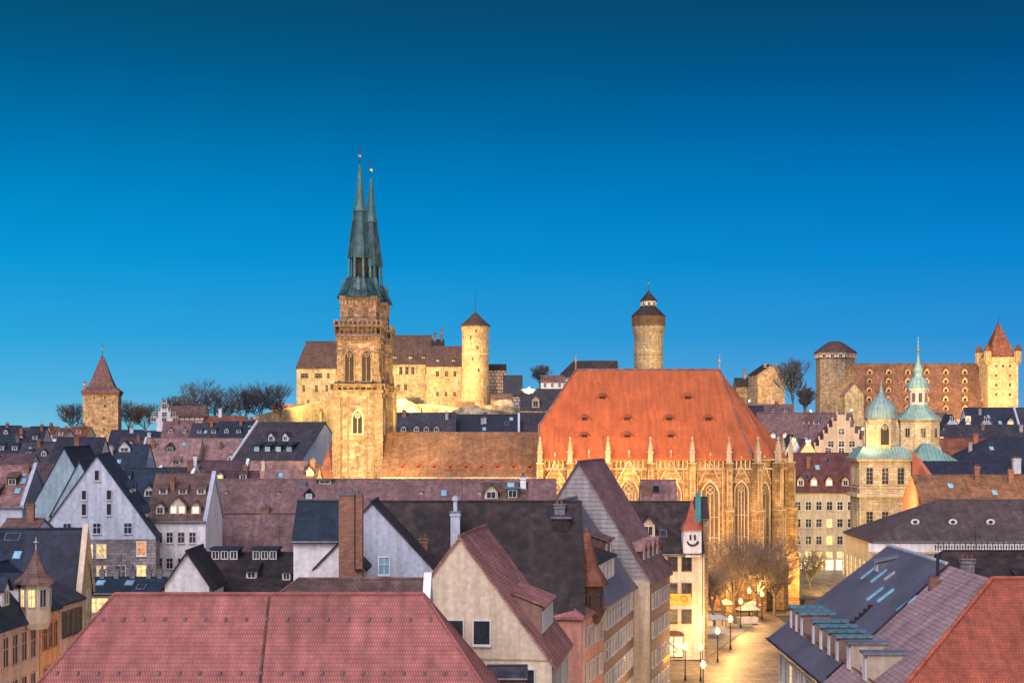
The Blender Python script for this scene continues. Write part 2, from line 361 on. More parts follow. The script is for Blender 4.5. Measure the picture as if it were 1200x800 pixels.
# ------------------------------------------------------------------ generic pitched-roof house
def house(label, c, z0, rz, L, W, h, rh, roof, wall, hl=0, hr=0, oh=.35, oe=.15, wins=(), dorms=(), chims=(), name='town_house', cat='house',
          group=None, base=None, parapet=None, mansz=None, ridge=True, sill=None):
    t = thing(name, label, cat, (c[0], c[1], z0), rz, group)
    b = MB(); b.use(wall); x0, x1, y0, y1 = -L/2, L/2, -W/2, W/2
    sl = rh/(W/2)
    zb = -3.0
    if base:
        bm, bh = base; b.use(bm); b.box(x0-.03, x1+.03, y0-.03, y1+.03, zb, bh, False); b.use(wall); zb = bh
    zt = h-.06
    b.face([(x0,y0,zb),(x1,y0,zb),(x1,y0,zt),(x0,y0,zt)]); b.face([(x1,y1,zb),(x0,y1,zb),(x0,y1,zt),(x1,y1,zt)])
    gr = rh-.08
    for xx, hp_, sg in ((x0,hl,-1),(x1,hr,1)):
        q = [(xx,y1,zb),(xx,y0,zb),(xx,y0,zt)] + ([] if hp_ else [(xx,0,h+gr)]) + [(xx,y1,zt)]
        if sg > 0: q = [(p[0],p[1],p[2]) for p in reversed(q)]
        b.face(q)
    obj('wall', b, t)
    r = MB(); r.use(roof); th = .22
    el = oh*sl
    def pts(dz):
        ol = oh if hl else oe; orr = oh if hr else oe
        return dict(a=(x0-ol,y0-oh,h-el+dz), b=(x1+orr,y0-oh,h-el+dz), c=(x1+orr,y1+oh,h-el+dz), d=(x0-ol,y1+oh,h-el+dz),
                    l=(x0-ol+(hl+oh if hl else 0),0,h+rh+dz), r=(x1+orr-(hr+oh if hr else 0),0,h+rh+dz))
    a = pts(.06); q = pts(.06-th)
    for z, rev in ((a,False),(q,True)):
        fs = [['a','b','r','l'],['c','d','l','r']]
        if hl: fs.append(['d','a','l'])
        if hr: fs.append(['b','c','r'])
        for f in fs:
            pp = [z[k] for k in f]
            r.face(pp[::-1] if rev else pp)
    edges = [('a','b'),('c','d')]
    edges += [('d','a')] if hl else [('d','l'),('l','a')]
    edges += [('b','c')] if hr else [('b','r'),('r','c')]
    for e1, e2 in edges: r.face([q[e1], q[e2], a[e2], a[e1]])
    ro = obj('roof', r, t)
    if ridge:
        k = MB(); k.use(roof); k.tube(a['l'], a['r'], .14, .14, 6, True)
        if hl: k.tube(a['a'],a['l'],.11,.11,5); k.tube(a['d'],a['l'],.11,.11,5)
        if hr: k.tube(a['b'],a['r'],.11,.11,5); k.tube(a['c'],a['r'],.11,.11,5)
        obj('ridge_tiles', k, ro)
    if parapet:                                  # raised gable copings
        for side in parapet[0]:
            xx = x0 if side == 'L' else x1
            p = MB(); p.use(parapet[1]); pw = .28; up = .35
            A = [(y0-.3,h-.5),(y0-.3,h+up*.2),(0,h+rh+up+.2),(y1+.3,h+up*.2),(y1+.3,h-.5),(0,h+rh-.4)]
            for i in range(6):
                j = (i+1)%6
                p.face([(xx-pw,*A[i]),(xx-pw,*A[j]),(xx+pw,*A[j]),(xx+pw,*A[i])])
            for sx in (-pw, pw):
                p.face([(xx+sx,*A[0]),(xx+sx,*A[1]),(xx+sx,*A[2]),(xx+sx,*A[5])]); p.face([(xx+sx,*A[5]),(xx+sx,*A[2]),(xx+sx,*A[3]),(xx+sx,*A[4])])
            obj('parapet', p, t)
    for wd in wins:                              # (face, [u...], z, w, h, pm?, style?, fm?)
        f, us, z, ww, wh = wd[:5]; pm = wd[5] if len(wd) > 5 else 'glass'; stl = wd[6] if len(wd) > 6 else 'cross'; fm = wd[7] if len(wd) > 7 else 'frame'
        for i, u in enumerate(us):
            pmi = pm if isinstance(pm, str) else pm[i % len(pm)]
            if f == 'F': window(t, (u,y0,z), 0, ww, wh, stl, fm, pmi)
            elif f == 'L': window(t, (x0,-u,z), -math.pi/2, ww, wh, stl, fm, pmi)
            elif f == 'R': window(t, (x1,u,z), math.pi/2, ww, wh, stl, fm, pmi)
            else: window(t, (-u,y1,z), math.pi, ww, wh, stl, fm, pmi)
    for dm in dorms:                             # (side, u, t, w, h, kw)
        sd, u, tt, dw, dh, kw = dm
        yy = -W/2*(1-tt)*(1 if sd == 'F' else -1); zz = h+rh*tt
        kk = dict(roof=roof, wall=wall); kk.update(kw)
        dormer(t, (u,yy,zz), 0 if sd == 'F' else math.pi, dw, dh, sl, **kk)
    for cm in chims:                             # (u, v, w, d, height over slope, mat, pots)
        u, v, cw, cd, ch, mk = cm[:6]
        zs = h+rh*(1-abs(v)/(W/2))
        chimney(t, u, v, cw, cd, zs-1.2-cd*sl/2, zs+ch, mk, cm[6] if len(cm) > 6 else 2, len(cm) > 7)
    return t
_rc = random.Random(99)
def extras(t, L, W, h, rh, Y, kw):
    if Y < 270:
        q = MB(); q.use('lead'); q.tube((-L/2-.1,-W/2-.42,h-.42*rh/(W/2)+.02),(L/2+.1,-W/2-.42,h-.42*rh/(W/2)+.02),.09,.09,5,True); obj('gutter', q, t)
    if not kw.get('chims') and kw.get('name','town_house') == 'town_house' and 135 < Y < 500 and L > 4:
        for i in range(1+(L > 16)):
            u = _rc.uniform(-.4,.4)*L; v = -W/2*_rc.uniform(.12,.4); zs = h+rh*(1-abs(v)/(W/2)); cw = _rc.uniform(.6,1.1)
            chimney(t, u, v, cw, .7, zs-1.8, zs+_rc.uniform(1.1,2.2), _rc.choice(('brick','brick','grey','bluewhite')), 1+(cw > .8))
    if not kw.get('name') and 105 < Y < 460 and L > 5 and _rc.random() < .6:
        for k_ in range(_rc.randint(1,3)):
            u = _rc.uniform(-.4,.4)*L; tt = _rc.choice((.35,.6,.8)); a_ = math.atan2(rh, W/2); sq_ = MB(); ca_, sa_ = math.cos(a_), math.sin(a_)
            def pt(x_, s_, n_): return (x_, s_*ca_-n_*sa_, s_*sa_+n_*ca_)
            for mk_, hw, hs_, n0, n1 in (('lead',.5,.7,.0,.16),('skyglass' if _rc.random() < .4 else 'glass',.4,.6,.1,.18)):
                sq_.use(mk_); sq_.loft([pt(-hw,-hs_,n0),pt(hw,-hs_,n0),pt(hw,hs_,n0),pt(-hw,hs_,n0)],[pt(-hw,-hs_,n1),pt(hw,-hs_,n1),pt(hw,hs_,n1),pt(-hw,hs_,n1)],True,True)
            obj('skylight', sq_, t, (u,-W/2*(1-tt),h+rh*tt))
    if not kw.get('name') and 120 < Y < 300 and L > 7 and _rc.random() < .7:
        u = _rc.uniform(-.3,.3)*L; z = h+rh; q = MB(); q.use('iron').tube((u,.2,z-.3),(u,.2,z+2.6),.035,.03,4)
        for k_ in range(5): q.tube((u-.7+.1*k_,.2,z+1.6+k_*.22),(u+.7-.1*k_,.2,z+1.6+k_*.22),.02,.02,3)
        obj('antenna', q, t)
    return t
def hp(label, px0, px1, pyr, pye, Y, W, roof, wall, z0=None, yaw=0, rd=None, **kw):   # ridge parallel to the picture; front eave at distance Y
    Lh = (px1-px0)/S*(Y+W/4); cx = X((px0+px1)/2, Y+W/4); ze = Z(pye, Y); zr = Z(pyr, Y+W/2)
    if z0 is None: z0 = terr(cx, Y+W/2)
    return extras(house(label, (cx, Y+W/2), z0, R(yaw), Lh, W, ze-z0, zr-ze, roof, wall, **kw), Lh, W, ze-z0, zr-ze, Y, kw)
def hg(label, px0, px1, pyr, pye, Y, L, roof, wall, z0=None, yaw=0, **kw):       # gable towards the camera at distance Y
    W = (px1-px0)/S*Y; ze = Z(pye, Y); zr = Z(pyr, Y); gx = X((px0+px1)/2, Y)
    dx, dy = math.sin(R(yaw)), math.cos(R(yaw))
    c = (gx+dx*L/2, Y+dy*L/2)
    if z0 is None: z0 = terr(*c)
    return house(label, c, z0, R(90-yaw), L, W, ze-z0, zr-ze, roof, wall, **kw)
def span(a, b, n): return [a+(b-a)*(i+.5)/n for i in range(n)]
# ================================================================== SETTING
g = MB(); g.use('ground')
xs = [-6000,-2500,-1200]+[x for x in range(-600,601,20)]+[1200,2500,6000]
ys = [-800,-200,0,60,120,180,240,300]+[y for y in range(310,920,15)]+[1000,1100,1200,1300,1400,1500,3000,9000,15000]
for i in range(len(xs)-1):
    for j in range(len(ys)-1):
        q = [(xs[i],ys[j]),(xs[i+1],ys[j]),(xs[i+1],ys[j+1]),(xs[i],ys[j+1])]
        g.face([(a,b,terr(a,b)) for a,b in q])
structure('ground', g)
s_ = MB(); s_.use('paving'); s_.face([(-2,120,.012),(23,120,.012),(46,205,.012),(46,282,.012),(52,284,.012),(80,300,.012),(80,308,.012),(56,308,.012),(52,289,.012),(20,284,.012),(20,228,.012)])

for ya, yb in ((308.05,310),(310,325),(325,340)):
    for xa in (44,56,68): s_.face([(q_[0],q_[1],terr(*q_)+.12) for q_ in ((xa,ya),(xa+12,ya),(xa+12,yb),(xa,yb))])
structure('street', s_)
k = MB(); k.use('sidewalk')
k.prism([(22,228),(27,228),(40,268),(40,281),(21,281)], -.1, .12)
structure('pavement', k)

def gothic(w, hs, n=6):            # pointed-arch outline, ccw seen from the front (x, z)
    pts = [(-w/2,0),(w/2,0)]
    for i in range(n+1):
        a = math.radians(60)*i/n; pts.append((-w/2+w*math.cos(a), hs+w*math.sin(a)))
    for i in range(1, n+1):
        a = math.radians(60)*(1-i/n); pts.append((w/2-w*math.cos(a), hs+w*math.sin(a)))
    return pts
def gothic_meshes(w, hs, fr='trim', gl='gothic_glass', mull=3, depth=.35, t=.28):
    key = ('goth', w, hs, fr, gl, mull)
    if key in _c: return _c[key]
    o = gothic(w+2*t, hs, 6); o = [(x, z-(t if i < 2 else 0)) for i,(x,z) in enumerate(o)]; inn = gothic(w, hs, 6)
    f = MB(); f.use(fr); n = len(o)
    for i in range(n):
        j = (i+1)%n
        f.face([(o[i][0],-depth,o[i][1]),(o[j][0],-depth,o[j][1]),(inn[j][0],-depth,inn[j][1]),(inn[i][0],-depth,inn[i][1])])
        f.face([(o[i][0],.1,o[i][1]),(o[j][0],.1,o[j][1]),(o[j][0],-depth,o[j][1]),(o[i][0],-depth,o[i][1])])
        f.face([(inn[j][0],.1,inn[j][1]),(inn[i][0],.1,inn[i][1]),(inn[i][0],-depth,inn[i][1]),(inn[j][0],-depth,inn[j][1])])
    for q in range(1, mull+1):
        x = -w/2+w*q/(mull+1); f.box(x-.07, x+.07, -depth*.7, .05, 0, hs+.2*w)
    if hs > 5:
        for q in (.33,.66): f.box(-w/2, w/2, -depth*.55, .05, hs*q-.06, hs*q+.06)
    cz = hs+w*.38; rr = w*.26
    for a in range(12):
        a0, a1 = 2*math.pi*a/12, 2*math.pi*(a+1)/12
        f.tube((rr*math.cos(a0),-depth*.5,cz+rr*math.sin(a0)),(rr*math.cos(a1),-depth*.5,cz+rr*math.sin(a1)),.09,.09,4)
    for a in range(4):
        a0 = math.pi*a/2+.78; f.tube((0,-depth*.5,cz),(rr*math.cos(a0),-depth*.5,cz+rr*math.sin(a0)),.07,.07,4)
    p = MB(); p.use(gl); p.face([(x,-.06,z) for x,z in inn])
    p.face([(x,.06,z) for x,z in inn][::-1])
    _c[key] = (f.mesh('window'), p.mesh('pane')); return _c[key]
def gwin(par, loc, rz, w, hs, **kw):
    a, b = gothic_meshes(w, hs, **kw); o = obj('window', a, par, loc, rz); obj('pane', b, o); return o

# ================================================================== THE CHURCH
cc = (10, 300)
ch = thing('church', 'huge gothic church with two teal spired towers and a steep orange choir roof, lit gold', 'church', (cc[0], cc[1], 0))
OFF = (-cc[0], -cc[1], 0)
def W_(x, y, z): return (x-cc[0], y-cc[1], z)
perim = [(5.2,290),(43.3,290),(47.4,293.4),(50.5,299),(50.5,307),(47.4,312.6),(43.3,316),(5.2,316)]
b = MB(); b.use('choirstone'); b.prism(perim, -1, 27.3)
b.face([(5.22,290.2,27),(5.22,294.4,33.4),(5.22,311.6,33.4),(5.22,315.8,27)][::-1])
obj('choir_wall', b, ch, OFF)
r = MB(); r.use('roof_church')
ev = [(4.9,289.4),(43.2,289.4),(47.7,293.0),(51.0,298.8),(51.0,307.2),(47.7,313.0),(43.2,316.6),(4.9,316.6)]
ZE, ZR = 27.35, 43.7; RA, RB = (12,303,ZR), (39,303,ZR)
e3 = [(x,y,ZE) for x,y in ev]
r.face([e3[0],e3[1],RB,RA,(4.9,294.2,33.2)])
for i in range(1,6): r.face([e3[i],e3[i+1],RB])
r.face([e3[6],e3[7],(4.9,311.8,33.2),RA,RB]); r.face([(4.9,311.8,33.2),(4.9,294.2,33.2),RA])
r.face([(x,y,ZE-.02) for x,y in reversed(ev)])
for i in range(8):
    a_, b_ = e3[i], e3[(i+1)%8]
    r.face([(a_[0],a_[1],ZE-.35),(b_[0],b_[1],ZE-.35),b_,a_])
cr_ = obj('choir_roof', r, ch, OFF)
k = MB(); k.use('roof_salmon'); k.tube(RA, RB, .25, .25, 6, True)
for p_ in (e3[1], e3[2]): k.tube(p_, RB, .18, .18, 5)
k.tube((4.9,294.2,33.2), RA, .2, .2, 5); k.tube(e3[0], (4.9,294.2,33.2), .2, .2, 5)
obj('ridge_tiles', k, cr_, (0,0,0))
for p_ in (RA, RB):
    q = MB(); q.use('trim').lathe([(.10,0),(.08,1.3),(.25,1.5),(.25,1.8),(.05,2.1),(.05,2.9)], 8)
    obj('finial', q, ch, W_(p_[0], p_[1], ZR))
# eyebrow roof vents
vb = MB(); vb.use('roof_church'); vr = []
vb.face([(-1.5,0,0),(0,-.02,-.15),(1.5,0,0),(.5,0,.62),(-.5,0,.62)])
for sg in (-1,1):
    pass
vb.face([(-1.5,0,0),(-.5,-.25,.62),(-.5,1.2,1.35)]); vb.face([(.5,-.25,.62),(1.5,0,0),(.5,1.2,1.35)]); vb.face([(-.5,-.25,.62),(.5,-.25,.62),(.5,1.2,1.35),(-.5,1.2,1.35)])
vb.use('black'); vb.face([(-.6,-.05,.1),(.6,-.05,.1),(.5,-.05,.58),(-.5,-.05,.58)])
vme = vb.mesh('roof_vent')
slc = (ZR-ZE)/(303-289.4)
for px, py in ((706,468),(806,468),(685,493),(735,493),(784,493),(830,493),(685,513),(735,513),(786,513)):
    # intersect the view ray with the front slope
    dx, dz = (px-600)/S, -(py-500)/S
    yv = (ZE-slc*289.4-CAMZ)/(dz-slc)
    obj('roof_vent', vme, ch, W_(dx*yv, yv-.02, CAMZ+dz*yv))
# cornice, balustrade
def band(mb, poly, z0, z1, out):
    n = len(poly); cxx = sum(p[0] for p in poly)/n; cyy = sum(p[1] for p in poly)/n
    pp = [(p[0]+(out if p[0] > cxx else -out), p[1]+(out if p[1] > cyy else -out)) for p in poly]
    mb.prism(pp, z0, z1)
k = MB(); k.use('trim'); band(k, perim, 26.95, 27.2, .55); band(k, perim, 25.3, 25.6, .3); band(k, perim, 8, 8.3, .25)
x = 5.8
while x < 43: k.box(x, x+.22, 289.5, 289.75, 25.6, 26.95); x += .8
obj('cornice', k, ch, OFF)
# buttresses with pinnacles
def butt_mesh():
    q = MB(); q.use('choirstone')
    q.box(-.75,.75,-2.6,0,-1,9); q.box(-.68,.68,-2.2,0,9,18); q.box(-.6,.6,-1.7,0,18,26.4)
    for z, y in ((9,-2.6),(18,-2.2)):
        q.face([(-.68,y,z),(.68,y,z),(.68,y+.5,z+.8),(-.68,y+.5,z+.8)])
    q.use('trim'); q.box(-.8,.8,-2.7,0,8.9,9.1); q.box(-.75,.75,-2.3,0,17.9,18.1); q.box(-.7,.7,-1.85,0,26.4,26.6)
    for sx in (-1,1):                          # blind tracery shafts
        for zz in ((9.5,17),(18.8,25.5)): q.box(sx*.38-.07, sx*.38+.07, (-2.28 if zz[0]<10 else -1.78), -1.6, *zz)
    return q.mesh('buttress')
def pin_mesh(s=1., h=1.):
    q = MB(); q.use('trim'); q.lathe([(.62*s,0),(.58*s,1.7*h),(.75*s,1.75*h),(.75*s,1.95*h),(.5*s,2.1*h),(.10*s,4.1*h),(.26*s,4.2*h),(.22*s,4.4*h),(.05,4.7*h)], 4, (0,0), math.pi/4)
    for a in range(4):
        an = a*math.pi/2; 
        for f in (.25,.5,.75):
            rr = .5*s*(1-f)+.12; q.box(rr*math.cos(an+.785)-.07, rr*math.cos(an+.785)+.07, rr*math.sin(an+.785)-.07, rr*math.sin(an+.785)+.07, (2.1+2*f)*h-.1, (2.1+2*f)*h+.12)
    return q.mesh('pinnacle')
BM, PM = butt_mesh(), pin_mesh(); PS = pin_mesh(.55,.62)
bx = [(5.0,290),(10.4,290),(17.2,290),(24.8,290),(32.3,290),(38.9,290)]
bl = [(x,y,0) for x,y in bx]+[(43.7,289.9,R(22)),(47.6,293.2,R(48)),(50.7,298.9,R(74)),(50.7,307,R(104))]
for x,y,rz in bl:
    o = obj('buttress', BM, ch, W_(x,y,0), rz)
    pn = obj('pinnacle', PM, o, (0,-.95,26.6))
bays = [(bx[i][0]+bx[i+1][0])/2 for i in range(5)]+[41.2]
def wimperg(w):
    key = ('wimp', w)
    if key in _c: return _c[key]
    q = MB(); q.use('trim'); h = w*.95
    for sx in (-1,1):
        q.tube((sx*w/2,-.35,0),(0,-.35,h),.16,.14,4)
        for f in (.2,.4,.6,.8): q.box(sx*w/2*(1-f)-.12, sx*w/2*(1-f)+.12, -.5,-.25, h*f+.1, h*f+.4)
    q.use('choirstone'); q.face([(-w/2,-.2,0),(w/2,-.2,0),(0,-.2,h)])
    q.use('trim').lathe([(.13,h-.2),(.12,h+1.2),(.3,h+1.3),(.05,h+1.9)], 4, (0,-.35), .78)
    _c[key] = q.mesh('window_gable'); return _c[key]
for i, x in enumerate(bays):
    wd = 3.4 if i in (1,2,3) else 2.9 if i in (0,4) else 2.2
    gwin(ch, W_(x,289.98,9.4), 0, wd, 11.2 if i<5 else 11.8, mull=5 if wd > 3 else 3, depth=.4)
    obj('window_gable', wimperg(wd+1.0), ch, W_(x,289.95,22.9))
for (x0,y0),(x1,y1) in zip(perim[1:4], perim[2:5]):
    a = math.atan2(y1-y0, x1-x0)
    gwin(ch, W_((x0+x1)/2+.02*math.sin(a),(y0+y1)/2-.02*math.cos(a),9.4), a, 2.6, 11.2, mull=2, depth=.45)
    obj('window_gable', wimperg(3.6), ch, W_((x0+x1)/2,(y0+y1)/2,22.7), a)
# statues / blind tracery strips low on the walls
for i, x in enumerate(bays[:5]):
    q = MB(); q.use('trim')
    for dx in (-2.3,2.3):
        q.box(x+dx-.08-cc[0], x+dx+.08-cc[0], 289.85-cc[1], 290-cc[1], 8.3, 25.2)
    obj('wall_shaft', q, ch)
# nave
b = MB(); b.use('sandstone'); b.box(-23.7,5.15,292.4,313,-1,24.0); obj('nave_wall', b, ch, OFF)
r = MB(); r.use('roof_nave')
A = [(-23.8,291.6,24.0),(5.18,291.6,24.0),(5.18,302.5,32.05),(-23.8,302.5,32.05)]; B = [(-23.8,313.4,24.0),(5.18,313.4,24.0)]
r.face(A); r.face([B[1],B[0],A[3],A[2]]); r.face([A[1],B[1],A[2]]); r.face([B[0],A[0],A[3]]); r.face([A[0],B[0],B[1],A[1]][::1])
nr = obj('nave_roof', r, ch, OFF)
k = MB(); k.use('trim'); k.box(-23.7,5.1,291.3,292.3,23.2,23.95); k.use('brick'); k.box(1.6,2.4,291.9,303,24.2,24.4) ; obj('nave_cornice', k, ch, OFF)
for i in range(9):
    x = -20+i*2.9
    obj('roof_vent', vme, ch, W_(x, 293.6, 25.5)).scale = (.5,.6,.6)
r = MB(); r.use('roof_terracotta'); r.face([(-36.5,292,20),(-32.9,292,20),(-32.9,300,30.5),(-33.6,300,30.5)]); r.face([(-36.5,308,20),(-36.5,292,20),(-33.6,300,30.5)]); r.face([(-32.9,308,20),(-36.5,308,20),(-33.6,300,30.5),(-32.9,300,30.5)])
r.use('sandstone').box(-36.3,-33,292.3,307.8,-1,20); obj('aisle_end', r, ch, OFF)
# towers
def ring_box(mb, cx, cy, w, z0, z1): mb.box(cx-w/2, cx+w/2, cy-w/2, cy+w/2, z0, z1)
def arcade(mb, w, z0, z1, n, d=.12, cw=.25):     # little colonnade on the four sides
    for i in range(n+1):
        u = -w/2+w*i/n
        mb.box(u-cw/2,u+cw/2,-w/2-d,-w/2,z0,z1); mb.box(u-cw/2,u+cw/2,w/2,w/2+d,z0,z1)
        mb.box(-w/2-d,-w/2,u-cw/2,u+cw/2,z0,z1); mb.box(w/2,w/2+d,u-cw/2,u+cw/2,z0,z1)
def church_tower(tx, ty):
    b = MB(); b.use('towerstone')
    w = 8.7
    b.box(-w/2,w/2,-w/2,w/2,-1,39.6)
    b.box(-3.7,3.7,-3.7,3.7,39.6,49.9)
    b.box(-3.3,3.3,-3.3,3.3,49.9,57.0)
    t = obj('tower', b, ch, W_(tx,ty,0))
    q = MB(); q.use('towertrim')
    for z in (14,22,30.3): ring_box(q,0,0,w+.5,z,z+.3)
    ring_box(q,0,0,w+.8,39.3,39.8)
    for sx in (-1,1):
        for sy in (-1,1):
            x, y = sx*(w/2-.45), sy*(w/2-.45); q.box(x-.75,x+.75,y-.75,y+.75,-1,38.2)
            q.lathe([(.75,38.2),(.7,40.6),(.45,41),(.06,43.3)],4,(x+sx*.1,y+sy*.1),.785)
            x, y = sx*3.4, sy*3.4; q.box(x-.45,x+.45,y-.45,y+.45,39.8,50)
            for zz in (42.2,44.6,46.8): q.box(x-.62,x+.62,y-.62,y+.62,zz,zz+.25)
    obj('corner_buttresses', q, t)
    q = MB(); q.use('darkstone'); ring_box(q,0,0,8.5,49.6,50.1); arcade(q,8.3,50.1,51.4,10,.1,.22); q.use('towertrim'); ring_box(q,0,0,8.9,51.4,51.7); ring_box(q,0,0,8.0,48.6,48.9)
    arcade(q,7.9,48.9,49.6,12,.12,.2)
    for i in range(11):
        u = -4.3+8.6*i/10
        q.box(u-.14,u+.14,-4.4,-4.25,51.7,52.4); q.box(u-.14,u+.14,4.25,4.4,51.7,52.4); q.box(-4.4,-4.25,u-.14,u+.14,51.7,52.4); q.box(4.25,4.4,u-.14,u+.14,51.7,52.4)
    q.box(-4.4,4.4,-4.4,-4.25,52.4,52.6); q.box(4.25,4.4,-4.25,4.4,52.4,52.6); q.box(-4.4,-4.25,-4.25,4.4,52.4,52.6)
    obj('gallery', q, t)
    q = MB(); q.use('towertrim'); arcade(q,9.9,39.8,40.7,9,.12,.2); ring_box(q,0,0,10.1,40.7,40.9)
    q.use('towertrim'); ring_box(q,0,0,6.9,56.4,57.1); arcade(q,6.6,55.4,56.4,10,.12,.2)
    obj('parapet', q, t)
    for f in range(4):
        a = f*math.pi/2; ca, sa = math.cos(a), math.sin(a)
        def pl(u, v): return (u*ca+v*sa, u*sa-v*ca)
        for u in (-1.55,1.55):
            x, y = pl(u,3.72); gwin(t,(x,y,41.4),a,1.6,4.2,mull=1,depth=.3,t=.25,gl='black',fr='towertrim')
        for u in (-1.4,1.4):
            x, y = pl(u,3.32); sub_window(t,(x,y,53.2),a,.9,1.7,'towertrim','gothic_glass')
        x, y = pl(0,w/2+.02); gwin(t,(x,y,31.8),a,1.7,2.6,mull=1,depth=.3,t=.25,gl='black')
        for u in (-2.9,-1.75,1.75,2.9):
            x, y = pl(u,w/2+.06); q = MB(); q.use('towertrim').box(-.11,.11,-.12,.05,30.7,38.6); q.box(-.11,.11,-.12,.05,22.5,30.1); obj('wall_shaft', q, t, (x,y,0), a)
        x, y = pl(0,w/2+.02); sub_window(t,(x,y,25.2),a,.4,2.4,'towertrim','gothic_glass')
    s = MB(); s.use('copper_dark'); o8 = math.pi/8
    s.lathe([(4.5,56.9),(4.3,57.2),(3.1,58.6),(2.55,60.4),(2.6,60.6)],8,(0,0),o8)
    s.use('black').lathe([(1.6,60.5),(1.55,64.4)],8,(0,0),o8)
    s.use('copper_dark').lathe([(2.35,64.3),(2.3,64.7),(1.72,69),(1.15,73.2)],8,(0,0),o8)
    s.use('copper_spire').lathe([(1.4,73.0),(1.38,73.3),(1.05,74.3),(.28,81.6),(.1,81.8)],8,(0,0),o8)
    s.use('copper_dark')
    for a in range(8):
        an = 2*math.pi*a/8+o8; c_, s2 = math.cos(an), math.sin(an)
        s.use('copper_spire'); s.tube((2.15*c_,2.15*s2,60.5),(2.05*c_,2.05*s2,64.5),.28,.26,4)
        s.use('copper_dark'); s.tube((2.33*c_,2.33*s2,64.6),(1.17*c_,1.17*s2,73.2),.12,.08,4); s.tube((4.25*c_,4.25*s2,57.2),(2.6*c_,2.6*s2,60.5),.14,.1,4)
    for a in range(4):                                 # small gabled dormers on the flare
        an = a*math.pi/2
        s.use('copper_spire').lathe([(.55,58.2),(.5,59.6),(.02,60.9)],4,(3.0*math.cos(an),3.0*math.sin(an)),.785)
    obj('spire', s, t)
    q = MB(); q.use('iron').tube((0,0,81.6),(0,0,85.4),.07,.05,5); q.use('gold').lathe([(.02,82.9),(.34,83.2),(.34,83.45),(.02,83.75)],8); q.use('iron').box(-.5,.5,-.05,.05,84.5,84.62)
    obj('finial', q, t)
church_tower(-28.3, 300); church_tower(-27.6, 316)

# ================================================================== CASTLE
def ctower(name, label, cat, px, Y, r, pyb, pyt, roof_prof, wall, n=16, rot=0, group=None):
    """round or polygonal tower; roof_prof [(radius, row)]"""
    c = (X(px,Y), Y); zb = min(terr(*c), Z(pyb,Y))-3
    t = thing(name, label, cat, (c[0], c[1], zb))
    return t, zb
def poly_tower(label, px, Y, prof, roof, wallm, n, rot=0, cat='tower', roofm='roof_castle', name='tower', smooth=False):
    cx = X(px,Y); zb = terr(cx,Y)-2
    t = thing(name, label, cat, (cx, Y, zb))
    b = MB(); b.use(wallm); b.smooth = smooth; b.lathe([(r_, Z(p,Y)-zb) for r_, p in prof], n, (0,0), rot); b.smooth = False
    obj('wall', b, t)
    if roof:
        r = MB(); r.use(roofm).lathe([(r_, Z(p,Y)-zb) for r_, p in roof], n, (0,0), rot); obj('roof', r, t)
    return t, zb
def mast(t, zb, Y, p0, p1, ball=None, flag=True):
    q = MB(); q.use('iron').tube((0,0,Z(p0,Y)-zb),(0,0,Z(p1,Y)-zb),.12,.06,5)
    if ball: z = Z(ball,Y)-zb; q.use('gold').lathe([(.02,z-.5),(.45,z-.1),(.45,z+.1),(.02,z+.5)],8)
    obj('finial', q, t)
# round keep with conical cap
t, zb = poly_tower('round yellow lit tower with flat dark conical cap in the castle centre', 557, 600, [(5.6,520),(5.3,470),(5.0,440),(5.0,388),(5.25,386),(5.25,382)], [(5.8,382.5),(5.5,381),(2.6,373),(.1,365)], 'castlewall', 20)
mast(t, zb, 600, 366, 341)
for an, py in ((-1.5,390),(-1.9,398),(-1.4,410),(-1.75,423),(-1.3,436),(-1.55,452)):
    sub_window(t, (5.02*math.cos(an),5.02*math.sin(an),Z(py,600)-zb), an+math.pi/2, .6, 1.2, 'trim', 'black')
q = MB(); q.use('trim').lathe([(5.15,Z(416,600)-zb),(5.15,Z(414.5,600)-zb)],20); obj('string_course', q, t)
# tall round watch tower with stacked caps
t, zb = poly_tower('tall round stone watchtower with a stepped dark cap behind the orange roof', 760, 643, [(6.2,520),(5.8,440),(5.75,394),(6.3,390),(6.6,378),(6.6,371)], None, 'rubble', 20)
r = MB(); zz = lambda p: Z(p,643)-zb
r.use('roof_dark').lathe([(6.9,zz(371)),(6.85,zz(370)),(5.0,zz(365)),(3.2,zz(360)),(3.1,zz(358))],12); r.use('wood').lathe([(6.75,zz(382)),(6.75,zz(371))],20); 
obj('roof', r, t)
q = MB(); q.use('frame').lathe([(3.0,zz(360)),(3.0,zz(353))],8,(0,0),.39); o = obj('lantern', q, t)
q = MB(); q.use('roof_dark').lathe([(3.7,zz(353)),(3.6,zz(352)),(1.4,zz(345)),(.2,zz(340))],8,(0,0),.39); obj('lantern_roof', q, o)
for i in range(8):
    an = i*math.pi/4; sub_window(t, (3.02*math.cos(an),3.02*math.sin(an),zz(358.5)), an+math.pi/2, .9, 1.2, 'frame', 'black')
for i in range(10):
    an = i*math.pi/5+.2; sub_window(t, (6.78*math.cos(an),6.78*math.sin(an),zz(379)), an+math.pi/2, .8, 1.3, 'frame_dark', 'black')
mast(t, zb, 643, 341, 327, 332)
